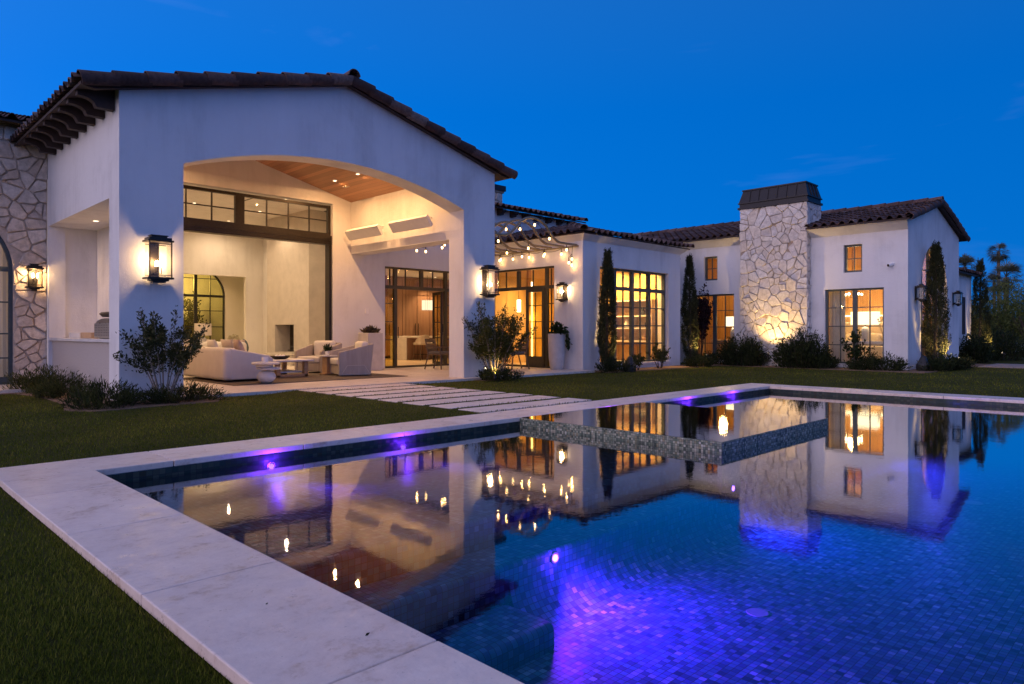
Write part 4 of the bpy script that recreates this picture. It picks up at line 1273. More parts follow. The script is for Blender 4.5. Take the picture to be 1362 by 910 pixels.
# gallery behind with the arched window
m = MB()
m.box(7.5, 7.56, 26.2, 28.5, 0, 4.2); m.box(13.2, 13.26, 26.2, 28.5, 0, 4.2)
ap = arch_pts(9.54, 11.86, 2.57, 1.15)
m.poly([(7.5, 0), (9.54, 0)] + ap + [(11.86, 0), (13.26, 0), (13.26, 4.2), (7.5, 4.2)], 28.5, 28.75, 'y')
m.box(12.36, 13.2, 25.9, 26.2, 0, 4.2)
m.build('interior_wall', M['plaster'], H)
m = MB(); m.box(7.5, 13.26, 26.2, 32.5, -.1, -.002); m.build('interior_floor', M['patio'], H)
m = MB(); m.box(7.5, 13.26, 26.2, 28.75, 4.2, 4.26); m.build('interior_ceiling', M['plaster'], H)
m = MB()
o = arch_frame(m, 10.70, 1.155, .0, 2.57, 1.14, 28.55, 28.63, .06, [(10.70, .13), (10.12, .03), (11.28, .03)], [(.65, .03), (1.3, .03), (1.95, .03), (3.25, .03)], [(2.55, .10)])
aw = m.build('arched_window', M['black'], H)
m = MB(); m.poly(o, 28.585, 28.593, 'y'); m.build('pane', M['paneolive'], aw)
# wall and lamp added beyond the glass so the arched window glows
m = MB(); m.box(6.5, 15, 32.0, 32.2, -.1, 4.6); m.build('window_backdrop', M['stucco'], H)
light('POINT', 'window_glow_fill', (10.0, 30.2, 3.2), 420, (1, .74, .36), .15)  # added lamp, lights the wall behind for a warm window

# fireplace mass
fp = MB()
FX, FY0, FY1 = 11.24, 20.5, 23.45
fp.box(FX, 12.30, FY0, 21.5, 0, 5.068); fp.box(FX, 12.30, 22.85, FY1, 0, 5.068)
fp.box(FX, 12.30, 21.5, 22.85, 1.34, 5.068); fp.box(FX, 12.30, 21.5, 22.85, 0, .40)
fo = fp.build('fireplace', M['firestone'], H)
m = MB(); m.box(11.80, 12.30, 21.502, 22.848, .402, 1.338); m.build('firebox', M['soot'], fo)
m = MB(); m.box(FX - .5, FX - .002, 20.7, 23.3, 0, .36); m.build('hearth', M['firestone'], fo)
m = MB()
for k in range(5): m.tube([(11.55 + .08 * k, 21.9, .46), (11.55 + .08 * k, 22.5, .46)], .018, 6)
m.tube([(11.6, 21.95, .53), (11.8, 22.5, .55)], .05, 8); m.tube([(11.8, 21.95, .54), (11.65, 22.5, .56)], .045, 8)
tag(m.build('fire_grate', M['black']), 'black fire grate with logs in the plain plaster fireplace', 'fire grate')

# kitchen
m = MB()
m.box(20.3, 20.36, 17.602, 24.6, 0, 3.5); m.box(12.36, 20.3, 24.6, 24.66, 0, 3.5)
m.build('interior_wall', M['plaster'], H)
m = MB(); m.box(11.97, 20.36, 17.602, 20.43, -.09, .004); m.box(12.37, 20.36, 20.432, 24.66, -.09, .004); m.build('interior_floor', M['woodfloor'], H)
m = MB(); m.box(11.97, 20.36, 17.602, 20.43, 3.4, 3.46); m.box(12.37, 20.36, 20.432, 24.66, 3.4, 3.46); m.build('interior_ceiling', M['plaster'], H)
m = MB(); m.box(14.0, 20.29, 23.6, 24.59, .1, 3.39); kc_ = m.build('cabinet', M['woodcab'], H)
m = MB()
for k in range(8):
    x = 14.2 + k * .75
    m.box(x, x + .73, 23.57, 23.598, .12, 2.62); m.box(x, x + .73, 23.57, 23.598, 2.66, 3.36)
m.build('cabinet_door', M['woodcab'], kc_)
m = MB()
for k in range(8):
    x = 14.2 + k * .75 + (.64 if k % 2 == 0 else .06)
    m = MB(); m.tube([(x, 23.53, .95), (x, 23.53, 1.45)], .014, 6); m.build('handle', M['bronze'], kc_)
pass
isl = thing('kitchen_island', 'white waterfall kitchen island with a wooden back, seen through the open doors', 'kitchen island', (17.3, 22.1, .004))
m = MB(); m.rbox(15.9, 19.2, 21.6, 22.6, .86, .93, .006); m.rbox(15.9, 15.97, 21.6, 22.6, .004, .858, .005); m.build('worktop', M['stonewhite'], isl)
m = MB(); m.box(15.972, 19.0, 21.95, 22.58, .01, .857); m.build('base_cabinet', M['woodcab'], isl)

# library (west wing)
m = MB()
m.box(15.812, 20.448, 17.20, 17.297, 0, 3.55)
m.box(20.38, 20.448, 13.0, 17.20, 0, 3.55)
m.build('interior_wall', M['panelgold'], H)
m = MB(); m.box(15.812, 20.448, 13.0, 17.297, -.08, .006); m.build('interior_floor', M['woodfloor'], H)
m = MB(); m.box(15.812, 20.448, 13.0, 17.297, 3.5, 3.55); m.build('interior_ceiling', M['plaster'], H)
m = MB(); m.box(18.02, 18.16, 17.12, 17.198, .01, 3.45); m.build('wood_pilaster', M['teak'], H)
m = MB(); m.box(18.24, 18.31, 17.17, 17.196, .08, 2.9)
tag(m.build('led_strip', M['ledstrip']), 'tall vertical strip of warm light in the golden wall behind the right patio doors', 'light strip')
light('POINT', 'strip_glow', (18.28, 17.0, 1.6), 14, WARM, .1)
bk = thing('bookshelf', 'pale built-in shelf unit with objects, seen through the tall gridded window', 'bookshelf', (20.2, 14.0, .006))
m = MB()
m.box(20.34, 20.376, 13.2, 14.9, .01, 2.2); m.box(19.98, 20.34, 13.2, 13.24, .01, 2.2); m.box(19.98, 20.34, 14.86, 14.9, .01, 2.2); m.box(19.98, 20.34, 14.03, 14.07, .01, 2.2)
m.build('case', M['woodlight'], bk)
m = MB()
for z in (.04, .75, 1.2, 1.62, 2.16):
    for (ya, yb_) in ((13.242, 14.028), (14.072, 14.858)):
        m = MB(); m.box(20.0, 20.335, ya, yb_, z, z + .04); m.build('shelf', M['white'], bk)
rs = random.Random(5)
for i, (y, z, hh, mt, lb, ct) in enumerate([(13.5, 1.242, .26, 'bronze', 'small dark ornament alone on the second shelf from the top', 'ornament'), (14.35, 1.242, .3, 'white', 'pale vase on the second shelf from the top', 'vase'),
                              (13.7, 1.662, .28, 'black', 'dark figurine on the top shelf of the bookcase', 'figurine'), (14.5, .792, .22, 'pink', 'low blush bowl on the lower shelf', 'bowl'), (13.6, .792, .25, 'teak', 'brown wooden vase on the lower shelf', 'vase')]):
    m = MB(); m.lathe([(.03, 0), (.09, .03), (.10, hh * .5), (.045, hh * .8), (.06, hh)], 20.15, y, z, 14)
    tag(m.build('ornament' if ct in ('ornament', 'figurine') else ct, M[mt], smooth=True), lb, ct)

# bedroom (right) and study (left) in the wing
m = MB()
m.box(27.2, 27.26, 6.50, 11.2, 0, 4.3)
m.build('wood_panel_wall', M['woodwarm'], H)
m = MB(); m.box(23.202, 27.2, 11.2, 11.28, 0, 4.3); m.box(23.202, 27.2, 15.2, 15.28, 0, 4.3); m.build('interior_wall', M['panelgold'], H)
m = MB(); m.box(27.2, 27.26, 11.28, 15.2, 0, 4.3); m.build('interior_wall', M['woodwarm'], H)
m = MB(); m.box(23.202, 28.69, 6.50, 18.1, -.08, .03); m.build('interior_floor', M['woodfloor'], H)
m = MB(); m.box(23.202, 28.69, 6.50, 18.1, 4.3, 4.36); m.build('interior_ceiling', M['woodwarm'], H)
m = MB()
for k in range(14):
    y = 8.15 + k * .035
    m.tube([(23.38 + .02 * math.sin(k * 2.1), y, .04), (23.38 + .02 * math.sin(k * 2.1 + .4), y, 2.5)], .022, 6)
tag(m.build('curtain', M['curtain']), 'white curtain gathered at the left side of the large bedroom window', 'curtain')

def table_lamp(name, loc, label, base_r, base_h, sw, sd, sh, round_=False, basemat='stonewhite', lit='shadelit', power=30):
    t = thing(name, label, 'lamp', loc)
    x, y, z = loc
    m = MB(); m.lathe([(base_r * .7, 0), (base_r, base_h * .1), (base_r * 1.05, base_h * .55), (base_r * .8, base_h * .85), (base_r * .3, base_h)], x, y, z, 18); m.build('base', M[basemat], t, smooth=40)
    m = MB(); m.tube([(x, y, z + base_h), (x, y, z + base_h + sh * 1.05)], .012, 8); m.build('stem', M['bronze'], t)
    m = MB(); zb = z + base_h + .04
    if round_:
        m.lathe([(sw / 2 * 1.02, 0), (sw / 2, sh)], x, y, zb, 28); m.f = [f for f in m.f if len(f) == 4]
    else:
        for (a0, a1, b0, b1) in ((x - sd / 2, x + sd / 2, y - sw / 2, y - sw / 2 + .008), (x - sd / 2, x + sd / 2, y + sw / 2 - .008, y + sw / 2), (x - sd / 2, x - sd / 2 + .008, y - sw / 2 + .009, y + sw / 2 - .009), (x + sd / 2 - .008, x + sd / 2, y - sw / 2 + .009, y + sw / 2 - .009)):
            m.box(a0, a1, b0, b1, zb, zb + sh)
    m.mi = m.mi[:len(m.f)]
    m.build('lamp_shade', M[lit], t, smooth=40 if round_ else False)
    if power: light('POINT', 'lamp_bulb', (x, y, zb + sh * .5), power, WARM, .06, t)
    return t
# bedroom furniture
bt = thing('console_table', 'pale stone console on block legs behind the large bedroom window', 'console table', (23.85, 7.7, .03))
m = MB(); m.rbox(23.6, 24.1, 6.75, 8.6, .70, .80, .01); m.build('top', M['stonewhite'], bt)
m = MB(); m.rbox(23.64, 24.06, 6.8, 7.1, .03, .698, .01); m.build('leg', M['stonewhite'], bt)
m = MB(); m.rbox(23.64, 24.06, 8.2, 8.5, .03, .698, .01); m.build('leg', M['stonewhite'], bt)
table_lamp('table_lamp', (23.8, 7.66, .80), 'large white lamp with a lit drum shade centred in the right bedroom window', .13, .48, .78, .34, .42, False, 'stonewhite', 'shadelit', 34)
vb = thing('vase', 'clear vase with blossoming twigs on the console at the right bedroom window', 'vase', (23.82, 7.1, .80))
m = MB(); m.lathe([(.05, 0), (.10, .05), (.11, .12), (.06, .2), (.07, .24)], 23.82, 7.1, .80, 16); m.build('vessel', M['lanternglass'], vb, smooth=True)
bl = thing('bed', 'cream bed with a stack of pillows glimpsed past the lamp', 'bed', (25.6, 8.0, .03))
m = MB(); m.rbox(24.9, 27.0, 7.2, 9.4, .2, .62, .06, 3); m.build('mattress', M['fabric'], bl)
m = MB(); m.rbox(26.95, 27.15, 6.9, 9.7, .03, 1.45, .05, 3); m.build('headboard', M['fabric2'], bl)
for y in (7.65, 8.3, 8.95):
    m = MB(); m.rbox(26.45, 26.9, y - .3, y + .3, .6, 1.05, .14, 4); m.build('pillow', M['fabric'], bl, smooth=True)
m = MB(); m.box(26.9, 27.19, 7.0, 9.6, 1.66, 1.70); tag(m.build('cove_light', M['ledstrip']), 'glowing line of cove light above the bed headboard', 'light strip')
chn = thing('chandelier', 'small bright chandelier hanging in the wood panelled bedroom', 'chandelier', (25.4, 8.6, 2.35))
m = MB(); m.tube([(25.4, 8.6, 2.35), (25.4, 8.6, 4.29)], .012, 6)
for k in range(6):
    a = k * math.pi / 3; m.tube([(25.4, 8.6, 2.3), (25.4 + .3 * math.cos(a), 8.6 + .3 * math.sin(a), 2.36)], .01, 6)
m.build('frame', M['bronze'], chn)
m = MB()
for k in range(6):
    a = k * math.pi / 3; m.ball((25.4 + .3 * math.cos(a), 8.6 + .3 * math.sin(a), 2.4), .035, 8)
m.build('bulb', M['flame'], chn, smooth=True)
light('POINT', 'chandelier_glow', (25.4, 8.6, 2.55), 80, (1, .60, .20), .12, chn)
light('POINT', 'cove_glow', (26.7, 8.3, 1.85), 14, WARM2, .1)
# study furniture
st_ = thing('console_table', 'low console with a fireplace-like opening behind the left wing window', 'console table', (24.0, 12.4, .03))
m = MB(); m.rbox(23.7, 24.2, 11.5, 13.1, .72, .80, .01); m.build('top', M['woodlight'], st_)
m = MB(); m.rbox(23.75, 24.15, 11.55, 11.85, .03, .718, .01); m.rbox(23.75, 24.15, 12.75, 13.05, .03, .718, .01); m.build('leg', M['woodlight'], st_)
table_lamp('table_lamp', (23.9, 12.23, .80), 'white block-based lamp with a lit square shade in the left wing window', .13, .46, .56, .30, .36, False, 'stonewhite', 'shadelit', 26)
light('POINT', 'room_glow', (25.3, 13.4, 2.6), 100, (1, .64, .25), .15)
light('POINT', 'room_glow', (25.0, 9.9, 2.7), 95, (1, .64, .25), .15)
light('POINT', 'hall_glow', (26.0, 7.2, 3.3), 70, (1, .60, .20), .15)
light('POINT', 'hall_glow', (24.4, 16.6, 3.0), 16, WARM2, .15)
# library lamp
table_lamp('table_lamp', (19.9, 15.25, .78), 'small lit table lamp in the gridded window, partly behind the tall cypress', .07, .30, .40, .26, .26, True, 'stonewhite', 'shadelit', 16)
m = MB(); m.rbox(19.6, 20.25, 15.0, 16.0, .70, .78, .01); m.rbox(19.65, 20.2, 15.05, 15.95, .006, .698, .01)
tag(m.build('side_cabinet', M['teak']), 'low brown cabinet under the small lamp in the gridded window room', 'cabinet')
pn = thing('pendant_lamp', 'small glowing cylinder pendant seen through the right patio doors', 'pendant lamp', (17.1, 16.9, 1.98))
m = MB(); m.tube([(17.1, 16.7, 2.2), (17.1, 16.7, 3.49)], .008, 6); m.build('cord', M['black'], pn)
m = MB(); m.tube([(17.1, 16.7, 1.78), (17.1, 16.7, 2.2)], .07, 14); m.build('lamp_shade', mat_emit('pendant_glow', (1, .74, .36), 7), pn)

# ------------------------------------------------------------------ downlights (lamps in modelled trims; the bookshelf pair is added)
def downlight(loc, power, label, group, aim=None, spot=95, r=.05, col=WARM, name='downlight', spill=0):
    t = thing(name, label, 'downlight', loc, 0, group)
    x, y, z = loc
    m = MB(); m.lathe([(r, -.004), (r + .022, -.006), (r + .022, .002)], x, y, z, 18); m.f = [f for f in m.f if len(f) == 4]; m.mi = m.mi[:len(m.f)]
    m.build('trim_ring', M['white'], t)
    m = MB(); m.lathe([(1e-5, -.003), (r, -.003)], x, y, z, 18); m.build('lens', M['downlens'], t)
    light('SPOT', 'downlight_beam', (x, y, z - .02), power, col, .014, t, spot, .75, aim or (x, y, z - 2))
    if spill: light('SPOT', 'downlight_spill', (x, y, z - .03), spill, col, .014, t, 178, .12, (x, y, z - 2))
    return t
G1 = 'recessed lights in the patio ceiling'
def zceil(x): return 5.60 - .2484 * abs(x - 7.62) - .004
pl = [(5.57, 14.04, 'front left'), (5.57, 16.24, 'back left'), (9.67, 14.04, 'front right'), (9.67, 16.24, 'back right'), (9.67, 15.14, 'middle right')]
for (x, y, lab) in pl:
    downlight((x, y, zceil(x)), 130, 'small recessed light in the %s of the wood patio ceiling' % lab, G1, spot=160, col=(1, .52, .21), spill=14 if (x > 8 and y < 14.5) else 25)
m = MB(); m.lathe([(1e-5, -.006), (.115, -.006), (.12, .004)], 10.05, 16.3, zceil(10.05) + .0, 26)
tag(m.build('ceiling_speaker', M['fabric2']), 'round flush speaker grille in the wood patio ceiling', 'speaker')
for (x, y, lab) in ((3.95, 14.35, 'nearer the front corner'), (3.95, 15.75, 'nearer the stone wall')):
    downlight((x, y, 3.318), 75, 'recessed light over the barbecue alcove, %s' % lab, 'recessed lights over the barbecue alcove', spot=110, col=(1, .55, .22))
G2 = 'recessed lights in the great room ceiling'
for i, (x, y) in enumerate([(5.9, 19.2), (8.0, 19.2), (9.9, 19.4), (5.9, 22), (8.2, 22), (10.3, 22.0), (6.4, 24.8), (10.4, 24.7)]):
    aim = {2: (10.6, 21.5, 0), 5: (11.3, 22.0, 1.5), 7: (10.6, 26, 2.0)}.get(i)
    downlight((x, y, 5.066), 165, ['recessed light over the sofa side, left front', 'recessed light behind the transom, middle front', 'recessed light nearest the patio, right front', 'recessed light mid room on the left', 'recessed light in the middle of the great room ceiling',
              'recessed light washing the plaster fireplace', 'recessed light by the back wall, left', 'recessed light by the back wall, right'][i], G2, aim if i == 5 else None, 110 if i == 5 else 165, col=(1, .70, .42))
for i, (x, y) in enumerate([(9.4, 27.4), (11.2, 27.3)]):
    downlight((x, y, 4.196), 120, ['recessed light in the gallery, left', 'recessed light in the gallery, right'][i], 'recessed lights in the gallery ceiling', None, 110)
for i, (x, y) in enumerate([(13.2, 19), (15.4, 19), (14.4, 21.5), (16.8, 21.2), (18.4, 22.9), (15.6, 23.0)]):
    downlight((x, y, 3.396), 220, 'recessed light in the kitchen ceiling, %s' % ['by the left door', 'by the right door', 'left of the island', 'above the island stools', 'near the tall cabinets right', 'near the tall cabinets left'][i], 'recessed lights in the kitchen ceiling', None, 110)
for i, (x, y) in enumerate([(17.0, 14.2), (18.8, 14.2), (17.2, 16.2), (19.2, 16.0), (19.55, 13.7), (19.55, 14.9)]):
    downlight((x, y, 3.496), 700 if i > 3 else 300, 'recessed light in the window-wall room, %s' % ['near the patio door', 'near the window wall', 'by the golden wall', 'by the side cabinet', 'added to brighten the bookshelf wall, right', 'added to brighten the bookshelf wall, left'][i], 'recessed lights in the window-wall room', (20.38, y, 1.1) if i > 3 else None, 115, col=(1, .56, .16))  # last pair are wall washers added to brighten the golden wall

# ceiling slot vents in the great room
for i, (x, y, ln, lb) in enumerate([(6.9, 19.3, .9, 'thin dark air slot in the great room ceiling, left'), (9.1, 19.8, 1.0, 'thin dark air slot in the great room ceiling, right')]):
    m = MB(); m.box(x, x + .05, y, y + ln, 5.058, 5.069); tag(m.build('air_slot', M['bronze']), lb, 'vent')
# ------------------------------------------------------------------ wall lanterns
def lantern(loc, rz, label, h=.78, w_=.34, d_=.24, lit=22.0, group=None, glassmat='lanternglass'):
    """local: wall at y=0, lantern sticks out to -y, origin at its middle"""
    t = thing('wall_lantern', label, 'wall lantern', loc, rz, group, build_at_origin=True)
    hb = h / 2
    yb = -.075 - d_; yf = -.075            # body from yb to yf
    m = MB()
    m.box(-.07, .07, -.022, -.003, -hb * .8, hb * .8)
    m.box(-.03, .03, -.08, -.022, hb * .55, hb * .55 + .05); m.box(-.03, .03, -.08, -.022, -hb * .55 - .05, -hb * .55)
    m.build('wall_plate', M['bronze'], t)
    m = MB(); p = .018
    zt, zb = hb - .11, -hb + .09
    for sx in (-1, 1):
        for yy in (yb,):
            m.box(sx * w_ / 2 - p / 2, sx * w_ / 2 + p / 2, yy - p / 2, yy + p / 2, zb, zt)
    for z in (zb + .035, zt - .035):
        for yy in (yb, yf): m.box(-w_ / 2 + p / 2, w_ / 2 - p / 2, yy - .006, yy + .006, z - .006, z + .006)
    m.build('frame', M['bronze'], t)
    m = MB()
    m.box(-w_ / 2 - .03, w_ / 2 + .03, yb - .03, yf + .03, zt, zt + .03)
    m.box(-w_ / 2 - .005, w_ / 2 + .005, yb - .005, yf + .005, zt + .03, zt + .07)
    m.box(-w_ / 2 + .05, w_ / 2 - .05, yb + .05, yf - .05, zt + .07, zt + .11)
    m.box(-w_ / 2 + .035, w_ / 2 - .035, yb + .035, yf - .035, zt + .098, zt + .112)
    m.build('cap', M['bronze'], t, bevel=.004)
    m = MB()
    m.box(-w_ / 2 - .03, w_ / 2 + .03, yb - .03, yf + .03, zb - .03, zb)
    m.box(-w_ / 2 + .03, w_ / 2 - .03, yb + .03, yf - .03, zb - .06, zb - .03)
    m.box(-w_ / 2 + .07, w_ / 2 - .07, yb + .06, yf - .06, zb - .09, zb - .06)
    m.build('bottom_plate', M['bronze'], t, bevel=.004)
    m = MB()
    g_ = p / 2 + .001
    m.box(-w_ / 2 + g_, w_ / 2 - g_, yb - .002, yb + .002, zb + .001, zt - .001)
    m.box(-w_ / 2 - .002, -w_ / 2 + .002, yb + g_, yf - g_, zb + .001, zt - .001); m.box(w_ / 2 - .002, w_ / 2 + .002, yb + g_, yf - g_, zb + .001, zt - .001)
    m.build('pane', M[glassmat], t)
    ym = (yb + yf) / 2
    m = MB(); m.tube([(0, ym, zb), (0, ym, zb + .12)], .010, 8)
    for k in range(3):
        a = k * 2.09; x, y = .05 * math.cos(a), ym + .05 * math.sin(a)
        m.tube([(0, ym, zb + .08), (x, y, zb + .06), (x, y, zb + .17)], .007, 6)
    m.build('candle_holder', M['bronze'], t)
    m = MB()
    for k in range(3):
        a = k * 2.09; x, y = .05 * math.cos(a), ym + .05 * math.sin(a)
        m.lathe([(1e-5, 0), (.011, .01), (.017, .035), (.012, .065), (.003, .095), (1e-5, .10)], x, y, zb + .18, 10)
    m.build('bulb', M['bulb'] if lit else M['lanternglass'], t, smooth=True)
    if lit:
        light('POINT', 'lantern_glow', (0, ym, zb + .27), lit, WARM, .06, t)
    return t
GL = 'dark bronze box lanterns on the house walls'
lantern((3.965, 12.38, 2.283), 0, 'large lit bronze lantern on the left pier of the arch, beside the crape bush', lit=21, group=GL)
lantern((11.47, 12.38, 2.305), 0, 'large lit bronze lantern on the right pier of the arch', lit=21, group=GL)
lantern((15.51, 13.23, 2.25), R(-90), 'lit lantern between the right patio doors and the house corner', .58, .24, .17, 20, GL)
lantern((3.17, 17.34 - .05, 2.215), 0, 'lit lantern on the tan stone wall beside the arched glass door', .56, .24, .17, 26, GL)
lantern((23.65, 6.18, 2.27), 0, 'unlit lantern left of the far arched entrance', .54, .26, .18, 0, GL)
lantern((28.15, 6.18, 2.26), 0, 'unlit lantern right of the far arched entrance', .54, .26, .18, 0, GL)

# ------------------------------------------------------------------ patio heaters on the beam wall
def heater(y0, y1, label):
    t = thing('patio_heater', label, 'patio heater', (10.81, (y0 + y1) / 2, 3.9), 0, 'slim white heaters on the patio beam')
    m = MB()
    m.poly([(10.60, 3.66), (10.44, 3.90), (10.50, 3.96), (10.66, 3.72)], y0, y1, 'y')
    m.build('body', M['white'], t, bevel=.006)
    m = MB()
    for y in (y0 + .25, y1 - .25):
        m.tube([(10.56, y, 3.84), (10.70, y, 3.94), (10.808, y, 3.94)], .018, 6)
    m.build('bracket', M['white'], t)
    m = MB(); m.box(10.60, 10.808, y0 + .7, y0 + .73, 3.86, 3.89)
    m.build('support_arm', M['steel'], t)
heater(15.45, 17.05, 'slim white patio heater on the beam, at the back corner of the patio')
heater(13.35, 14.95, 'slim white patio heater on the beam, nearer the pillar')

# ------------------------------------------------------------------ wavy pergola
PG = thing('pergola', 'wavy bronze pergola of arched tubes between the two house walls', 'pergola', (13.66, 14.2, 3.6))
def pz(x):
    d = abs(x - 13.665)
    # flat, ogee, arch
    if d < .55: return 4.17 - .33 * (d / .55) ** 2 * .55
    if d < 1.15:
        t = (d - .55) / .6; z1 = 4.17 - .1815
        return z1 + (3.60 - z1) * (t * t * (3 - 2 * t)) * 1.0 if False else z1 + (3.60 - z1) * (1 - (1 - t) ** 1.9)
    return 3.60
rows_y = [12.80 + .49 * k for k in range(8)]
for y in rows_y:
    pts = [(11.83 + (15.50 - 11.83) * i / 60, y, 0) for i in range(61)]
    pts = [(p[0], p[1], pz(p[0])) for p in pts]
    m = MB(); m.tube(pts, .036, 10); m.build('arch_tube', M['pergola'], PG, smooth=True)
for x in (11.90, 15.46):
    m = MB(); m.tube([(x, 12.7, 3.565), (x, 16.4, 3.565)], .024, 8); m.build('rail', M['pergola'], PG)

# string lights
def string(label, bulbs, cable):
    t = thing('string_light', label, 'string lights', bulbs[0], 0, 'festoon lights hung in the pergola')
    m = MB()
    for a, b_ in zip(cable[:-1], cable[1:]):
        a, b_ = Vector(a), Vector(b_); pts = []
        for i in range(7):
            s_ = i / 6; q = a.lerp(b_, s_); q.z -= .09 * 4 * s_ * (1 - s_) * min(1, (b_ - a).length); pts.append(q)
        m.tube(pts, .006, 5)
    for p in bulbs:
        m.tube([(p[0], p[1], p[2] + .15), (p[0], p[1], p[2] + .04)], .012, 6)
        m.tube([(p[0], p[1], p[2] + .07), (p[0], p[1], p[2] + .028)], .018, 8)
    m.build('cable', M['black'], t)
    for p in bulbs:
        m = MB(); m.lathe([(1e-5, -.045), (.018, -.04), (.026, -.018), (.026, .0), (.017, .024), (.014, .034)], p[0], p[1], p[2], 12)
        m.build('bulb', M['stringbulb'], t, smooth=True)
    for p in bulbs[::2]:
        light('POINT', 'bulb_glow', (p[0], p[1], p[2] - .07), 1.3, WARM2, .012, t)
    return t
def hang(x, y, drop): return (x, y, pz(x) - drop)
b1 = [hang(x, 12.80, .17 + .02 * (i % 2)) for i, x in enumerate((12.35, 13.15, 13.72, 14.32, 15.05))]
string('festoon light string along the nearest arched tube of the pergola', b1, [(p[0], p[1], p[2] + .15) for p in b1])
b2 = [hang(x, 13.78, .20) for x in (12.2, 12.95, 13.6, 14.5, 15.2)]
string('festoon light string along the third arched tube of the pergola', b2, [(p[0], p[1], p[2] + .15) for p in b2])
b3 = [hang(x, 14.76, .19) for x in (12.1, 12.8, 13.9, 14.6, 15.25)]
string('festoon light string along the middle arched tube of the pergola', b3, [(p[0], p[1], p[2] + .15) for p in b3])
b4 = [hang(x, 15.74, .2) for x in (11.98, 12.3, 13.0, 13.9, 14.9, 15.3)]
string('festoon light string along the far arched tubes near the kitchen doors', b4, [(p[0], p[1], p[2] + .15) for p in b4])
b5 = [(15.40, y, 3.38) for y in (13.3, 14.0, 14.6, 15.3, 15.9)]
string('festoon light string close along the wall above the right patio doors', b5, [(p[0], p[1], p[2] + .15) for p in b5])
b6 = [(15.36, 12.86, 3.20), (15.36, 12.98, 3.10), (15.40, 12.90, 3.03)]
string('loose hanging end of the festoon lights bunched by the house corner', b6, [(15.36, 12.84, 3.56), (15.36, 12.86, 3.35), (15.36, 12.98, 3.25), (15.36, 13.0, 3.55), (15.40, 12.90, 3.18)])

# ------------------------------------------------------------------ barbecue alcove
ct = thing('bar_counter', 'white slab counter on a pebble-dash base in the barbecue alcove', 'counter', (3.9, 15.0, 0))
m = MB(); m.box(3.50, 4.355, 12.925, 17.195, -.12, .905); m.build('base', M['pebble'], ct)
m = MB(); m.box(3.445, 4.355, 12.925, 17.195, .908, .962); m.build('worktop', M['stonewhite'], ct)
gr = thing('barbecue', 'steel barbecue with a perforated side shield and dark raised lid', 'barbecue', (3.95, 13.9, .962))
m = MB(); m.box(3.66, 4.3, 13.55, 14.45, .964, 1.17); m.build('body', M['steel'], gr, bevel=.01)
m = MB()
pts = [(3.62, 1.0), (3.62, 1.22)] + [(3.62 + .18 * (1 - math.cos(a)), 1.22 + .12 * math.sin(a)) for a in [math.pi / 2 * i / 6 for i in range(7)]] + [(4.2, 1.34), (4.2, 1.0)]
m.poly(pts, 14.46, 14.48, 'y'); 
m.box(3.60, 3.615, 13.5, 14.46, .98, 1.24)
m.build('shield', M['steel'], gr)
m = MB()
for i in range(9):
    for j in range(5):
        m.box(3.596, 3.599, 13.58 + i * .1, 13.60 + i * .1, 1.02 + j * .045, 1.035 + j * .045)
        if i < 5: m.box(3.68 + i * .1, 3.70 + i * .1, 14.457, 14.4595, 1.02 + j * .055, 1.035 + j * .055)
m.build('perforation', M['black'], gr)
m = MB(); m.poly([(3.72, 1.36), (3.66, 1.42), (3.70, 1.45), (4.25, 1.45), (4.25, 1.36)], 13.6, 14.4, 'y'); m.build('lid', M['black'], gr)
m = MB(); m.rbox(3.62, 4.1, 15.55, 16.35, .964, 1.075, .008); tag(m.build('serving_tray', M['stonewhite']), 'low pale tray box on the alcove counter, left of the yellow box', 'tray')
m = MB(); m.rbox(3.62, 4.1, 14.75, 15.5, .964, 1.075, .008); tag(m.build('storage_box', M['woodlight']), 'low yellowish wooden box on the counter beside the barbecue', 'box')

# ------------------------------------------------------------------ patio furniture
m = MB(); m.box(5.9, 10.2, 13.75, 16.95, .002, .014); tag(m.build('rug', M['rug'], bevel=.004), 'taupe rug under the seating group on the arched patio', 'rug')
sf = thing('sofa', 'long ivory sofa with its rounded back to the lawn', 'sofa', (6.6, 15.8, .014))
def bent_box(mb, x0, x1, y0, y1, z0, z1, r): mb.rbox(x0, x1, y0, y1, z0, z1, r, 4)
m = MB(); m.rbox(6.05, 6.36, 14.62, 17.05, .05, .745, .09, 4); m.build('back', M['fabric'], sf, smooth=40)
m = MB()
m.poly([(6.20, .06), (7.14, .06), (7.16, .50), (7.05, .57), (6.2, .735)], 14.61, 14.84, 'y'); m.build('arm', M['fabric'], sf, bevel=.03)
m = MB(); m.poly([(6.20, .06), (7.14, .06), (7.16, .50), (7.05, .57), (6.2, .735)], 16.83, 17.06, 'y'); m.build('arm', M['fabric'], sf, bevel=.03)
m = MB(); m.rbox(6.3, 7.12, 14.85, 16.82, .06, .30, .02, 2); m.build('base', M['fabric'], sf)
m = MB(); m.rbox(6.32, 7.16, 14.86, 15.83, .302, .46, .05, 3); m.rbox(6.32, 7.16, 15.84, 16.81, .302, .46, .05, 3); m.build('seat_cushion', M['fabric'], sf, smooth=40)
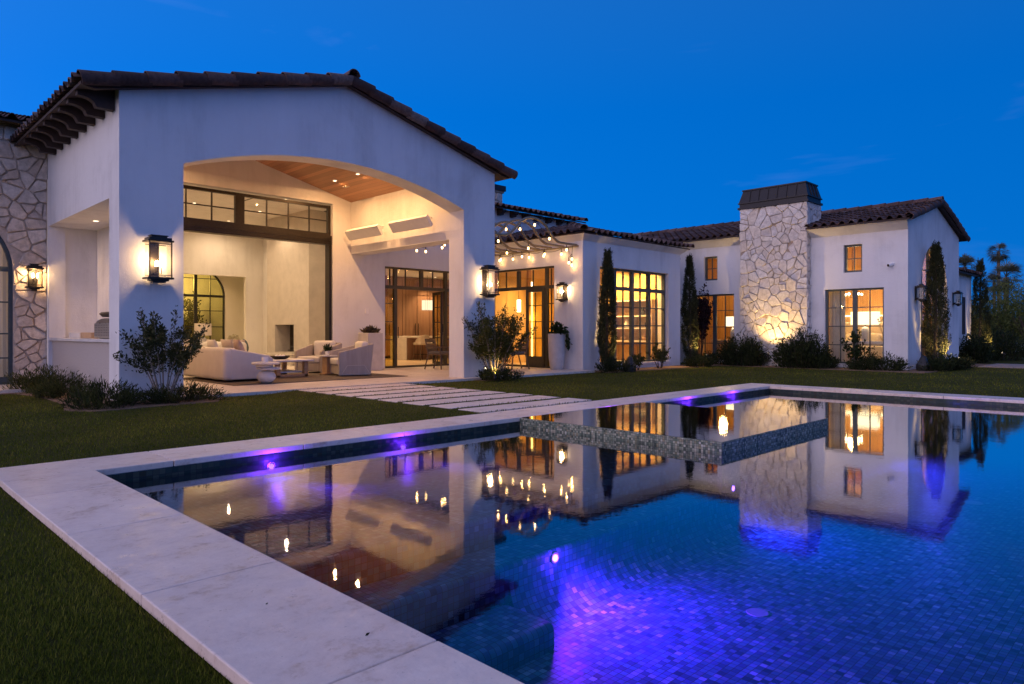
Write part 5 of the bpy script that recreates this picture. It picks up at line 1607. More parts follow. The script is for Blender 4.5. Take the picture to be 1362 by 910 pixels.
def cushion(c, sx, sz, rz, tilt, mat, label, nm='cushion'):
    bm = bmesh.new(); bmesh.ops.create_cube(bm, size=1); bmesh.ops.subdivide_edges(bm, edges=list(bm.edges), cuts=6, use_grid_fill=True)
    for v in bm.verts:
        x, y, z = v.co.x * 2, v.co.y * 2, v.co.z * 2
        f = (1 - abs(x) ** 3 * .75) * (1 - abs(z) ** 3 * .75)
        v.co = Vector((x * sx / 2 * (1 - .06 * (1 - z * z)), y * .085 * max(.12, f), z * sz / 2 * (1 - .06 * (1 - x * x))))
    mt = Matrix.Translation(c) @ Matrix.Rotation(rz, 4, 'Z') @ Matrix.Rotation(tilt, 4, 'X')
    m = MB(); m.from_bm(bm, mt)
    return tag(m.build(nm, M[mat], smooth=True), label, 'cushion')
cushion((6.56, 15.0, .70), .46, .46, R(80), R(-18), 'pink', 'blush cushion at the near end of the ivory sofa')
cushion((6.56, 15.55, .70), .48, .46, R(96), R(-18), 'fabric2', 'oat coloured cushion in the middle of the sofa')
cushion((6.55, 16.4, .70), .46, .44, R(90), R(-18), 'fabric', 'white cushion at the far end of the sofa')
# stacked stone side table
t = thing('side_table', 'white side table of stacked stone discs on a ball, at the end of the sofa', 'side table', (6.66, 13.92, .0))
m = MB(); m.ball((6.66, 13.92, .145), .19, 14, .75); m.build('base', M['stonewhite'], t, smooth=True)
m = MB(); m.lathe([(1e-5, .285), (.20, .29), (.25, .305), (.25, .325), (.20, .345), (1e-5, .35)], 6.72, 13.92, 0, 28); m.lathe([(1e-5, .348), (.17, .35), (.18, .37), (.17, .395), (1e-5, .40)], 6.62, 13.92, 0, 28); m.build('disc', M['stonewhite'], t, smooth=40)
m = MB(); m.lathe([(1e-5, .40), (.26, .402), (.285, .42), (.285, .435), (.26, .45), (1e-5, .452)], 6.64, 13.92, 0, 30); m.build('top', M['stonewhite'], t, smooth=40)
m = MB(); m.lathe([(1e-5, 0), (.065, 0), (.068, .11), (.06, .112), (.058, .02), (1e-5, .02)], 6.62, 13.9, .452, 20); tag(m.build('cup', M['white'], smooth=40), 'small white cup on the stacked stone side table', 'cup')
# coffee table
t = thing('coffee_table', 'low coffee table with a pale stone top on a teak frame', 'coffee table', (7.9, 15.75, .014))
m = MB(); m.rbox(7.38, 8.42, 15.1, 16.45, .385, .43, .012); m.build('top', M['stonewhite'], t)
for y in (15.22, 16.28):
    m = MB(); m.rbox(7.5, 7.6, y - .06, y + .06, .02, .384, .012); m.rbox(8.2, 8.3, y - .06, y + .06, .02, .384, .012); m.rbox(7.5, 8.3, y - .06, y + .06, .016, .09, .012); m.build('leg', M['teak'], t)
m = MB(); m.rbox(7.48, 8.32, 15.3, 16.2, .12, .15, .008); m.build('lower_shelf', M['stonewhite'], t)
m = MB(); m.lathe([(1e-5, .0), (.12, .0), (.20, .03), (.25, .085), (.235, .085), (.18, .04), (1e-5, .02)], 7.85, 15.7, .43, 26); bo = tag(m.build('bowl', M['bronze'], smooth=True), 'dark shallow bowl of white shells on the coffee table', 'bowl')
m = MB()
for k in range(6):
    a = k * 1.05; m.ball((7.85 + .09 * math.cos(a), 15.7 + .09 * math.sin(a), .495), .045, 7)
m.build('shell', M['white'], bo, smooth=True, off=(0, 0, 0))

def armchair(name, label, loc, rz):
    """local: faces -x, origin at floor centre"""
    t = thing(name, label, 'armchair', loc, rz, 'whitewashed barrel armchairs on the patio', build_at_origin=True)
    for s in (-1, 1):
        m = MB()
        pts = [(-.42, .02), (.36, .02), (.44, .76), (.40, .775), (-.38, .595), (-.43, .57)]
        y = s * .41
        m.poly(pts, y - .04, y + .04, 'y'); 
        m.build('arm', M['weave'], t, bevel=.015)
        m = MB()
        # seams on the outer face
        for (a, b_) in (((-.36, .05), (-.22, .26)), ((-.22, .26), (.2, .26)), ((.2, .26), (.34, .05))):
            m.tube([(a[0], y + s * .041, a[1]), (b_[0], y + s * .041, b_[1])], .005, 5)
        m.build('seam', M['fabric2'], t)
    m = MB(); m.poly([(.30, .02), (.38, .02), (.47, .785), (.41, .785)], -.366, .366, 'y'); m.build('back', M['weave'], t, bevel=.015)
    m = MB(); m.rbox(-.41, .30, -.365, .365, .04, .26, .015); m.build('base', M['weave'], t)
    m = MB(); m.rbox(-.45, .24, -.36, .36, .262, .43, .05, 4); m.build('seat_cushion', M['fabric'], t, smooth=40)
    m = MB(); m.rbox(.17, .36, -.33, .33, .42, .84, .08, 4); m.build('back_cushion', M['fabric'], t, smooth=40)
    return t
a1 = armchair('armchair', 'whitewashed barrel armchair with white cushions nearest the lawn, side on', (9.38, 15.0, .014), R(-16))
dup(a1, (9.47, 16.75, .014), R(22), 'whitewashed barrel armchair facing the sofa, in front of the fireplace view')
t = thing('side_table', 'small side table with a white top on a teak slab leg between the armchairs', 'side table', (9.06, 15.62, .014))
m = MB(); m.rbox(8.86, 9.26, 15.42, 15.82, .47, .505, .01); m.build('top', M['stonewhite'], t)
m = MB(); m.rbox(9.0, 9.10, 15.50, 15.74, .016, .469, .01); m.rbox(8.94, 9.19, 15.47, 15.77, .016, .06, .01); m.build('leg', M['teak'], t)

# leaf tools -----------------------------------------------------------------
def leaves(centers, dirs, size, aspect, tint, jit=.5, seed=0, droop=0.0):
    """diamond leaves: centers (n,3), dirs (n,3) preferred growth direction"""
    g_ = np.random.default_rng(seed); n = len(centers)
    d = dirs + g_.normal(0, jit, (n, 3)); d /= np.linalg.norm(d, axis=1, keepdims=True) + 1e-9
    r_ = g_.normal(0, 1, (n, 3)); s = np.cross(d, r_); s /= np.linalg.norm(s, axis=1, keepdims=True) + 1e-9
    nn = np.cross(d, s)
    sz = size * g_.uniform(.6, 1.35, (n, 1))
    a = centers; c = centers + d * sz - np.array([0, 0, 1]) * sz * droop
    mid = centers + d * sz * .5 + nn * sz * .08
    b_ = mid + s * sz * aspect * .5; e = mid - s * sz * aspect * .5
    v = np.stack([a, b_, c, e], axis=1).reshape(-1, 3)
    f = np.arange(n * 4).reshape(n, 4)
    return v, f, np.repeat(tint, 4)

def foliage(name, parts, mat, parent):
    vs, fs, ts = [], [], []; o = 0
    for v, f, t_ in parts:
        vs.append(v); fs.append(f + o); ts.append(t_); o += len(v)
    return mesh_np(name, np.concatenate(vs), np.concatenate(fs), 4, mat, parent, np.concatenate(ts))

def bushy(name, label, cat, loc, w_, h_, mat, n=2600, leaf=.045, asp=.45, seed=0, stems=14, group=None, barkm='bark', spread=.9, fol='foliage', stemname='stem', clump=.11, low=.25, lean=(0, 0)):
    """many stems fan out of the base; leaf clumps sit along their upper parts"""
    g_ = np.random.default_rng(seed)
    t = thing(name, label, cat, loc, 0, group)
    x, y, z = loc
    m = MB(); C_ = []; D_ = []; T_ = []
    per_ = n // (stems * 3)
    for s_ in range(stems):
        a = s_ * 2.399 + g_.uniform(-.3, .3); rr = (g_.uniform(.15, 1.0)) ** .7
        tip = np.array([x + lean[0] + math.cos(a) * w_ / 2 * rr, y + lean[1] + math.sin(a) * w_ / 2 * rr, z + h_ * (1.0 - .38 * rr * rr) * g_.uniform(.82, 1.03)])
        b0 = np.array([x + math.cos(a) * .06, y + math.sin(a) * .06, z - .02])
        ctrl = np.array([x + math.cos(a) * w_ / 2 * rr * .45, y + math.sin(a) * w_ / 2 * rr * .45, z + h_ * .42])
        def q(t_): return b0 * (1 - t_) ** 2 + 2 * ctrl * t_ * (1 - t_) + tip * t_ ** 2
        r0 = .012 + .006 * g_.random()
        m.tube([q(k / 6) for k in range(7)], r0, 5, rs=[r0 * (1 - .8 * k / 6) for k in range(7)])
        tw = [(q, low)]
        for b_ in range(2):
            ts = g_.uniform(low, .75); p0 = q(ts); p1 = p0 + np.array([g_.normal(0, .10) * w_, g_.normal(0, .10) * w_, g_.uniform(.08, .22) * h_])
            m.tube([p0, (p0 + p1) / 2 + g_.normal(0, .012, 3), p1], .005, 4, rs=[.006, .004, .002])
            tw.append((lambda t_, p0=p0, p1=p1: p0 * (1 - t_) + p1 * t_, .15))
        for fn, l0 in tw:
            u_ = l0 + (1 - l0) * g_.random(per_) ** .8
            cc = np.array([fn(k) for k in u_])
            dd = np.array([fn(min(1, k + .05)) - fn(k - .05) for k in u_]); dd /= np.linalg.norm(dd, axis=1, keepdims=True) + 1e-9
            cc = cc + g_.normal(0, 1, cc.shape) * clump * h_ * .35 * (1.15 - u_[:, None] * .6)
            C_.append(cc); D_.append(dd * .8 + np.array([0, 0, .25])); 
            T_.append(np.clip(g_.normal(.35 + .25 * g_.random(), .22, per_), 0, 1))
    m.build(stemname, M[barkm], t, smooth=True)
    foliage(fol, [leaves(np.concatenate(C_), np.concatenate(D_), leaf, asp, np.concatenate(T_), .75, seed + 9)], M[mat], t)
    return t

def mound(name, label, cat, loc, wx, wy, h_, mat, n=2600, leaf=.06, asp=.25, seed=0, group=None, rz=0):
    """low spreading shrub: sprays rising from many points of a flattened mound"""
    g_ = np.random.default_rng(seed); t = thing(name, label, cat, loc, 0, group); x, y, z = loc
    k = max(18, n // 55); sp = []
    for i in range(k):
        a = g_.uniform(0, 6.283); rr = math.sqrt(g_.random())
        px, py = math.cos(a) * rr * wx / 2, math.sin(a) * rr * wy / 2
        hh = h_ * math.sqrt(max(.06, 1 - rr * rr * .85)) * g_.uniform(.55, 1.12)
        sp.append((px * math.cos(rz) - py * math.sin(rz), px * math.sin(rz) + py * math.cos(rz), hh, g_.uniform(.1, .7)))
    C_, D_, T_ = [], [], []; m = MB()
    for (px, py, hh, tn) in sp:
        q = n // k; u_ = g_.random(q) ** .7
        ox, oy = px * .25 + g_.normal(0, .03), py * .25 + g_.normal(0, .03)
        base = np.array([x + px * .75, y + py * .75, z - .02]); tip = np.array([x + px + ox * .3, y + py + oy * .3, z + hh])
        cc = base + (tip - base) * u_[:, None] + g_.normal(0, 1, (q, 3)) * np.array([.05, .05, .03]) * (wx + wy) * .55
        cc[:, 2] = np.maximum(cc[:, 2], z + .01)
        C_.append(cc); D_.append(np.tile((tip - base) / np.linalg.norm(tip - base), (q, 1)) + np.array([px * .6, py * .6, .3])); T_.append(np.clip(g_.normal(tn, .18, q), 0, 1))
        m.tube([base, tip], .006, 4, rs=[.007, .002])
    m.build('stem', M['barkdark'], t)
    foliage('foliage', [leaves(np.concatenate(C_), np.concatenate(D_), leaf, asp, np.concatenate(T_), .55, seed + 3)], M[mat], t)
    return t

def cypress(label, loc, w_, h_, n=9000, seed=0, lean=0.0):
    g_ = np.random.default_rng(seed); t = thing('cypress_tree', label, 'cypress', loc, 0, 'slim Italian cypresses along the house'); x, y, z = loc
    m = MB(); m.tube([(x, y, z - .1), (x + lean * .5, y, z + h_ * .5), (x + lean, y, z + h_ * .93)], .06, 7, rs=[.06, .04, .01]); m.build('trunk', M['barkdark'], t)
    k = int(n * 1.7) // 26; C_, D_, T_ = [], [], []
    for i in range(k):
        u_ = g_.random() ** .9
        prof = (math.sin(min(1, u_ * 3.2 + .25) * math.pi / 2)) * (1 - u_ ** 2.6 * .94)
        a = g_.uniform(0, 6.283); rr = w_ / 2 * prof * g_.uniform(.62, 1.04) * (1 + .09 * math.sin(u_ * 17 + a * 2 + seed))
        if g_.random() < .03: rr *= 1.22
        p0 = np.array([x + lean * u_ + math.cos(a) * rr * .82, y + math.sin(a) * rr * .82, z + .08 + u_ * h_ * .9])
        ln = g_.uniform(.16, .34) * (.7 + .5 * (1 - u_)); dr = np.array([math.cos(a) * .22, math.sin(a) * .22, 1.0]) * ln
        q = 26; s_ = g_.random(q)
        cc = p0 + dr * s_[:, None] + g_.normal(0, .022, (q, 3))
        C_.append(cc); D_.append(np.tile(dr / ln + np.array([math.cos(a) * .2, math.sin(a) * .2, 0]), (q, 1))); T_.append(np.clip(g_.normal(g_.uniform(.15, .75), .15, q), 0, 1))
    foliage('foliage', [leaves(np.concatenate(C_), np.concatenate(D_), .066, .24, np.concatenate(T_), .32, seed + 1)], M['leaf_cyp'], t)
    return t

# potted succulent on the patio
t = thing('planter', 'square pale planter with a red-green succulent against the patio back wall', 'planter', (11.1, 16.75, 0))
m = MB(); m.rbox(10.86, 11.36, 16.5, 17.0, 0, 1.06, .015); m.build('pot', M['planter'], t)
g_ = np.random.default_rng(4); n = 220
aa = g_.uniform(0, 6.283, n); el = g_.uniform(.25, 1.35, n)
dd = np.stack([np.cos(aa) * np.cos(el), np.sin(aa) * np.cos(el), np.sin(el)], 1)
foliage('succulent', [leaves(np.tile([[11.11, 16.75, 1.05]], (n, 1)) + g_.normal(0, .07, (n, 3)) * [1, 1, .2], dd, .19, .3, g_.random(n), .1, 5)], M['leaf_succ'], t)
t = thing('potted_plant', 'tiny potted plant on the small side table between the armchairs', 'potted plant', (9.1, 15.65, .505))
m = MB(); m.lathe([(1e-5, 0), (.05, 0), (.065, .09), (.055, .09), (1e-5, .07)], 9.1, 15.65, .507, 16); m.build('pot', M['white'], t, smooth=40)
n = 160; aa = g_.uniform(0, 6.283, n); el = g_.uniform(.5, 1.5, n); dd = np.stack([np.cos(aa) * np.cos(el), np.sin(aa) * np.cos(el), np.sin(el)], 1)
foliage('foliage', [leaves(np.tile([[9.1, 15.65, .60]], (n, 1)) + dd * g_.uniform(0, .12, (n, 1)), dd, .085, .3, g_.random(n), .3, 6)], M['leaf_plant'], t)
# tall planter by the right doors
t = thing('planter', 'tall tapered stone planter with a trailing green plant by the right patio doors', 'planter', (15.13, 13.24, 0))
m = MB(); m.lathe([(1e-5, 0), (.165, 0), (.20, .06), (.235, .35), (.252, .75), (.258, 1.04), (.235, 1.04), (.225, .98), (1e-5, .97)], 15.13, 13.24, 0, 36); m.build('pot', M['planter'], t, smooth=40)
n = 520; aa = g_.uniform(0, 6.283, n); el = g_.uniform(-.1, 1.4, n); dd = np.stack([np.cos(aa) * np.cos(el), np.sin(aa) * np.cos(el), np.sin(el)], 1)
c1 = np.tile([[15.13, 13.2, 1.06]], (n, 1)) + dd * g_.uniform(.02, .26, (n, 1))
n2 = 120; tt = g_.random(n2); c2 = np.stack([15.22 + .05 * tt + g_.normal(0, .02, n2), 12.93 + g_.normal(0, .03, n2), 1.05 - .42 * tt], 1)
foliage('foliage', [leaves(c1, dd, .10, .55, g_.random(n), .5, 7, .2), leaves(c2, np.tile([[0, -.4, -1.]], (n2, 1)), .09, .5, g_.random(n2), .4, 8)], M['leaf_plant'], t)

# dining set behind the right pillar
dt_ = thing('dining_table', 'round outdoor dining table on a tapered pale pedestal, mostly behind the shrub', 'dining table', (13.5, 14.6, 0))
m = MB(); m.lathe([(1e-5, 0), (.36, 0), (.34, .05), (.20, .55), (.26, .70), (1e-5, .70)], 13.5, 14.6, 0, 32); m.build('pedestal', M['planter'], dt_, smooth=40)
m = MB(); m.lathe([(1e-5, .702), (.76, .702), (.78, .72), (.78, .745), (.76, .752), (1e-5, .752)], 13.5, 14.6, 0, 44); m.build('top', M['planter'], dt_, smooth=40)
def dining_chair(label, loc, rz):
    """local: faces +x"""
    t = thing('dining_chair', label, 'dining chair', loc, rz, 'dark teak dining chairs on the second patio bay', build_at_origin=True)
    for s in (-1, 1):
        m = MB(); m.tube([(.24, s * .25, 0), (.20, s * .24, .44)], .02, 8); m.build('leg', M['chairwood'], t)
        m = MB(); m.tube([(-.32, s * .25, 0), (-.20, s * .25, .44), (-.30, s * .25, .88)], .02, 8); m.build('leg', M['chairwood'], t)
        m = MB(); m.rbox(-.27, .24, s * .27 - .025, s * .27 + .025, .62, .65, .01); m.tube([(.20, s * .25, .44), (.2, s * .26, .62)], .016, 6); m.build('armrest', M['chairwood'], t)
    m = MB(); m.rbox(-.22, .26, -.25, .25, .42, .455, .01); m.build('seat', M['chairwood'], t)
    m = MB(); m.rbox(-.2, .26, -.235, .235, .457, .52, .025, 3); m.build('seat_cushion', M['greyfab'], t)
    m = MB()
    for z in (.56, .70, .84):
        x = -.20 - .10 * (z - .44) / .44
        m.rbox(x - .015, x + .015, -.25, .25, z - .05, z + .05, .008)
    m.build('backrest', M['chairwood'], t)
    return t
ch1 = dining_chair('dark teak dining chair at the left kitchen doors, just left of the pillar', (12.86, 15.85, 0), R(-70))
dup(ch1, (14.46, 14.25, 0), R(160), 'dark teak dining chair visible right of the large shrub')
# kitchen stools
def stool(label, loc, rz):
    t = thing('bar_stool', label, 'bar stool', loc, rz, 'upholstered stools at the kitchen island', build_at_origin=True)
    for sx in (-1, 1):
        for sy in (-1, 1):
            m = MB(); m.tube([(sx * .23, sy * .23, 0), (sx * .19, sy * .19, .58)], .018, 6); m.build('leg', M['chairwood'], t)
    m = MB()
    for (a, b_) in (((-.215, -.215), (.215, -.215)), ((.215, -.215), (.215, .215)), ((.215, .215), (-.215, .215)), ((-.215, .215), (-.215, -.215))):
        m.tube([(a[0], a[1], .22), (b_[0], b_[1], .22)], .012, 6)
    m.build('foot_rail', M['bronze'], t)
    m = MB(); m.rbox(-.25, .25, -.25, .25, .58, .68, .04, 3); m.build('seat', M['fabric2'], t, smooth=40)
    m = MB(); vs = []; fs = []; S = 14
    for i in range(S + 1):
        a = math.pi * (.5 + i / S) ; q = abs(i / S - .5) * 2
        hgt = .98 - .24 * q ** 2
        for (r_, z) in ((.27, .64), (.30, hgt), (.26, hgt), (.235, .64)):
            vs.append((r_ * math.cos(a - math.pi / 2 - math.pi / 2) * 1.0, r_ * math.sin(a - math.pi), z))
    for i in range(S):
        for k in range(4):
            fs.append((i * 4 + k, i * 4 + (k + 1) % 4, (i + 1) * 4 + (k + 1) % 4, (i + 1) * 4 + k))
    m.add(vs, fs + [(0, 1, 2, 3), (S * 4 + 3, S * 4 + 2, S * 4 + 1, S * 4)]); m.build('back', M['fabric2'], t, smooth=40)
    return t
s1 = stool('cream bar stool at the island, the left one seen through the kitchen doors', (16.55, 21.45, .004), R(-90))
dup(s1, (17.35, 21.4, .004), R(-84), 'cream bar stool at the island, the right one seen through the kitchen doors')
t = thing('cake_stand', 'domed glass cake stand on the white kitchen island', 'cake stand', (17.95, 22.0, .93))
m = MB(); m.lathe([(1e-5, 0), (.09, 0), (.02, .03), (.02, .10), (.16, .115), (.16, .125), (1e-5, .125)], 17.95, 22.0, .932, 22); m.build('stand', M['white'], t, smooth=40)
m = MB(); m.lathe([(.14, .127), (.14, .22), (.11, .28), (.05, .315), (.015, .32), (.02, .345), (1e-5, .36)], 17.95, 22, .932, 22); m.build('dome', M['lanternglass'], t, smooth=True)
t = thing('pendant_lamp', 'small crystal drum pendant lit above the kitchen island', 'pendant lamp', (17.5, 22.3, 2.2))
m = MB(); m.tube([(17.5, 22.3, 2.4), (17.5, 22.3, 3.39)], .008, 6); m.build('cord', M['bronze'], t)
m = MB()
for k in range(16):
    a = k * math.pi / 8
    m.tube([(17.5 + .2 * math.cos(a), 22.3 + .2 * math.sin(a), 1.98), (17.5 + .2 * math.cos(a), 22.3 + .2 * math.sin(a), 2.38)], .02, 6)
m.build('lamp_shade', mat_emit('crystal_glow', (1, .8, .5), 1.3), t)
light('POINT', 'pendant_glow', (17.5, 22.3, 2.15), 18, WARM, .06, t)

# great room seating
def lounge(label, loc, rz, wid):
    t = thing('lounge_sofa', label, 'sofa', loc, rz, None, build_at_origin=True)
    m = MB(); m.rbox(-.45, .45, -wid / 2, wid / 2, .06, .42, .06, 3); m.build('seat', M['fabric'], t, smooth=40)
    m = MB(); m.rbox(-.5, -.22, -wid / 2, wid / 2, .3, .80, .11, 4); m.build('back', M['fabric'], t, smooth=40)
    return t
lounge('white curved sofa inside the great room, seen over the patio sofa', (8.9, 20.7, 0), R(12), 1.9)
cushion((9.05, 20.3, .68), .42, .4, R(70), R(-15), 'bluefab', 'slate blue cushion on the white great room sofa')
cushion((8.8, 20.0, .66), .42, .4, R(100), R(-15), 'pink', 'blush cushion on the near end of the great room sofa')
cb = thing('cabinet', 'oat coloured low cabinet behind the great room sofa', 'cabinet', (8.0, 23.0, 0))
m = MB(); m.rbox(7.7, 8.15, 21.6, 23.6, .0, .86, .01); m.build('body', M['fabric2'], cb)
table_lamp('table_lamp', (9.0, 23.4, .55), 'table lamp with a grey drum shade under the arched great room window', .12, .38, .52, .5, .40, True, 'stonewhite', 'fabric2', 0)
m = MB(); m.rbox(8.65, 9.5, 23.1, 23.75, .0, .55, .01); tag(m.build('side_table', M['white']), 'white side table carrying the drum-shade lamp', 'side table')
t = thing('flower_vase', 'round bunch of white flowers in a vase in the great room', 'flower vase', (9.6, 22.4, .5))
m = MB(); m.lathe([(1e-5, 0), (.07, 0), (.10, .10), (.06, .2)], 9.6, 22.4, .5, 16); m.build('vase', M['lanternglass'], t, smooth=True)
n = 420; dd = g_.normal(0, 1, (n, 3)); dd /= np.linalg.norm(dd, axis=1, keepdims=True)
foliage('blossom', [leaves(np.array([[9.6, 22.4, .80]]) + dd * g_.uniform(.08, .17, (n, 1)), dd, .07, .9, np.clip(g_.normal(.8, .3, n), 0, 1), .5, 12)], M['leaf_blossom'], t)
m = MB(); m.rbox(9.35, 9.85, 22.15, 22.65, .0, .5, .01); tag(m.build('side_table', M['stonewhite']), 'low stone stand under the white flowers', 'side table')
# twigs in the bedroom vase
t = bpy.data.objects['vase'] if 'vase' in bpy.data.objects else None
C_, D_ = [], []; m = MB()
for k in range(9):
    a = k * 2.4; tip = np.array([23.82 + .18 * math.cos(a), 7.1 + .42 * math.sin(a) - .05, 1.45 + .28 * g_.random()]); b0 = np.array([23.82, 7.1, .86])
    m.tube([b0, (b0 + tip) / 2 + [0, 0, .06], tip], .005, 5, rs=[.005, .004, .002])
    u_ = g_.uniform(.45, 1, 16); C_.append(b0 + (tip - b0) * u_[:, None] + g_.normal(0, .03, (16, 3))); D_.append(np.tile([[0, 0, 1.]], (16, 1)))
m.build('twig', M['bark'], vb)
C_ = np.concatenate(C_); foliage('blossom', [leaves(C_, np.concatenate(D_), .06, .7, g_.random(len(C_)), .9, 3)], M['leaf_blossom'], vb)

# wall details
m = MB(); m.rbox(12.42, 12.54, 17.27, 17.298, 1.35, 1.53, .005) if False else m.rbox(11.28, 11.40, 17.275, 17.298, 1.62, 1.78, .005)
tag(m.build('wall_switch', M['white']), 'small white switch plate on the patio back wall', 'switch')
t = thing('security_camera', 'small white dome camera on the bedroom wing wall', 'security camera', (22.9, 6.6, 3.14))
m = MB(); m.tube([(22.898, 6.6, 3.14), (22.84, 6.6, 3.14)], .05, 12); m.build('mount', M['white'], t)
m = MB(); m.tube([(22.86, 6.6, 3.13), (22.70, 6.66, 3.09)], .05, 12); m.build('body', M['white'], t)
m = MB(); m.tube([(22.70, 6.66, 3.09), (22.695, 6.662, 3.089)], .04, 12); m.build('lens', M['black'], t)
# ------------------------------------------------------------------ planting
bushy('crape_bush', 'open crape bush with bare pale stems in front of the left pier', 'shrub', (3.92, 11.78, LZ), 1.85, 1.66, 'leaf_crape', 4600, .06, .42, 11, 13, clump=.085, low=.36, barkm='bark', lean=(.02, 0))
bushy('shrub', 'full olive-green vase-shaped shrub in front of the right pier', 'shrub', (11.28, 11.80, LZ), 2.05, 1.95, 'leaf_low', 10500, .058, .45, 12, 22, clump=.085, low=.28, barkm='bark')
mound('low_shrub', 'yellowish low shrub at the foot of the right pier shrub, lit by a garden light', 'low shrub', (11.35, 11.72, LZ), 1.15, .7, .34, 'leaf_low', 2000, .06, .35, 13)
GS = 'low dark shrubs along the house foot'
mound('low_shrub', 'low shrub beside the stone wall landing', 'low shrub', (2.98, 15.6, LZ), .95, 1.2, .44, 'leaf_low', 3000, .075, .18, 14, GS)
mound('low_shrub', 'low shrub in front of the pebble-dash counter', 'low shrub', (3.02, 14.05, LZ), .85, 1.1, .38, 'leaf_low', 2600, .07, .18, 15, GS)
mound('low_shrub', 'low shrub at the outer left corner of the left pier', 'low shrub', (3.05, 11.75, LZ), 1.15, .9, .36, 'leaf_low', 2800, .075, .18, 16, GS)
mound('low_shrub', 'low shrub under the crape bush', 'low shrub', (4.15, 11.75, LZ), 1.3, .75, .30, 'leaf_low', 2600, .07, .18, 17, GS)
cypress('tall cypress in front of the gridded window', (16.0, 12.1, LZ), .50, 3.6, 11000, 31, .05)
cypress('cypress in the recess between the gridded window and the left wing window', (21.6, 12.7, LZ), .60, 3.95, 9000, 32, -.05)
cypress('leaning cypress in front of the far arched entrance', (24.5, 5.85, LZ), .80, 4.05, 11000, 33, .10)
cypress('dark cypress at the far right end of the house', (32.2, 6.15, LZ), .78, 4.15, 9000, 34, .05)
bushy('plum_tree', 'small purple-leaved tree behind the recess cypress', 'tree', (22.3, 12.75, LZ), 1.3, 3.0, 'leaf_plum', 5200, .08, .6, 35, 16, clump=.07, low=.35, barkm='barkdark')
mound('low_shrub', 'low shrub around the foot of the tall cypress', 'low shrub', (16.0, 11.85, LZ), 1.5, .8, .42, 'leaf_dark', 2400, .07, .3, 36, GS)
bushy('rose_bush', 'thin leafy rose under the gridded window', 'rose bush', (18.6, 12.0, LZ), .9, .85, 'leaf_low', 900, .07, .55, 37, 8, clump=.12, barkm='barkdark')
bushy('rose_bush', 'thin rose with a pink bloom left of the gridded window sill', 'rose bush', (17.2, 11.9, LZ), .6, .55, 'leaf_low', 500, .07, .55, 38, 6, clump=.12, barkm='barkdark')
mound('low_shrub', 'low dark shrub right of the gridded window', 'low shrub', (20.4, 11.7, LZ), 1.1, .8, .45, 'leaf_dark', 1800, .08, .3, 39, GS)
mound('low_shrub', 'low dark hedge under the left wing window', 'low shrub', (22.2, 11.7, LZ), .9, 2.2, .5, 'leaf_dark', 3400, .08, .3, 40, GS)
mound('shrub', 'dark bushy shrub left of the chimney foot', 'shrub', (22.0, 10.95, LZ), 1.2, 1.5, 1.05, 'leaf_dark', 5200, .10, .32, 41)
mound('shrub', 'larger dark bushy shrub right of the chimney foot', 'shrub', (21.95, 8.95, LZ), 1.3, 1.55, 1.18, 'leaf_dark', 7000, .10, .32, 42)
mound('low_shrub', 'low dark shrub between the chimney and the large bedroom window', 'low shrub', (22.1, 8.35, LZ), 1.0, .9, .5, 'leaf_dark', 2200, .08, .3, 43, GS)
bushy('rose_bush', 'sparse branching rose in front of the large bedroom window', 'rose bush', (22.25, 7.45, LZ), 1.0, 1.25, 'leaf_plant', 700, .09, .55, 44, 8, clump=.10, barkm='barkdark')
mound('low_shrub', 'low dark shrub row under the right half of the bedroom window', 'low shrub', (22.2, 6.85, LZ), .9, 1.6, .48, 'leaf_dark', 3200, .08, .3, 45, GS)
mound('low_shrub', 'low dark shrub row at the outer corner of the bedroom wing', 'low shrub', (23.4, 5.55, LZ), 1.9, .8, .36, 'leaf_dark', 3000, .08, .3, 46, GS)
mound('low_shrub', 'low dark shrub around the leaning cypress', 'low shrub', (24.6, 5.35, LZ), 2.2, .8, .4, 'leaf_dark', 3400, .08, .3, 47, GS)
mound('low_shrub', 'dark rounded shrub left of the far right cypress', 'low shrub', (30.4, 5.9, LZ), 2.2, .9, 1.1, 'leaf_dark', 3600, .10, .4, 48, GS)
mound('low_shrub', 'dark rounded shrub right of the far right cypress', 'low shrub', (33.6, 5.7, LZ), 2.2, 1.5, 1.2, 'leaf_dark', 4200, .10, .4, 49, GS)
# rounded dark boulders
for (x, y, s, lb) in ((16.45, 11.62, 1.0, 'dark rounded boulder at the foot of the tall cypress'), (22.8, 5.75, 1.0, 'dark rounded boulder at the corner of the bedroom wing')):
    bm = bmesh.new(); bmesh.ops.create_icosphere(bm, subdivisions=3, radius=1)
    for v in bm.verts:
        k = 1 + .12 * math.sin(v.co.x * 4 + 1) * math.cos(v.co.y * 3) + .06 * math.sin(v.co.z * 7)
        v.co = Vector((x + v.co.x * .19 * k, y + v.co.y * .18 * k, LZ + .08 + v.co.z * .34 * k))
    m = MB(); m.from_bm(bm); tag(m.build('boulder', M['black'], smooth=True), lb, 'boulder')

bushy('reflection_shrub', 'added shrub standing in for a leafy reflection in the great room arched window', 'shrub', (11.35, 30.9, 0), 1.1, 3.1, 'leaf_low', 1500, .12, .5, 55, 14, clump=.10, barkm='barkdark')  # put behind the pane in place of a bush reflected in it
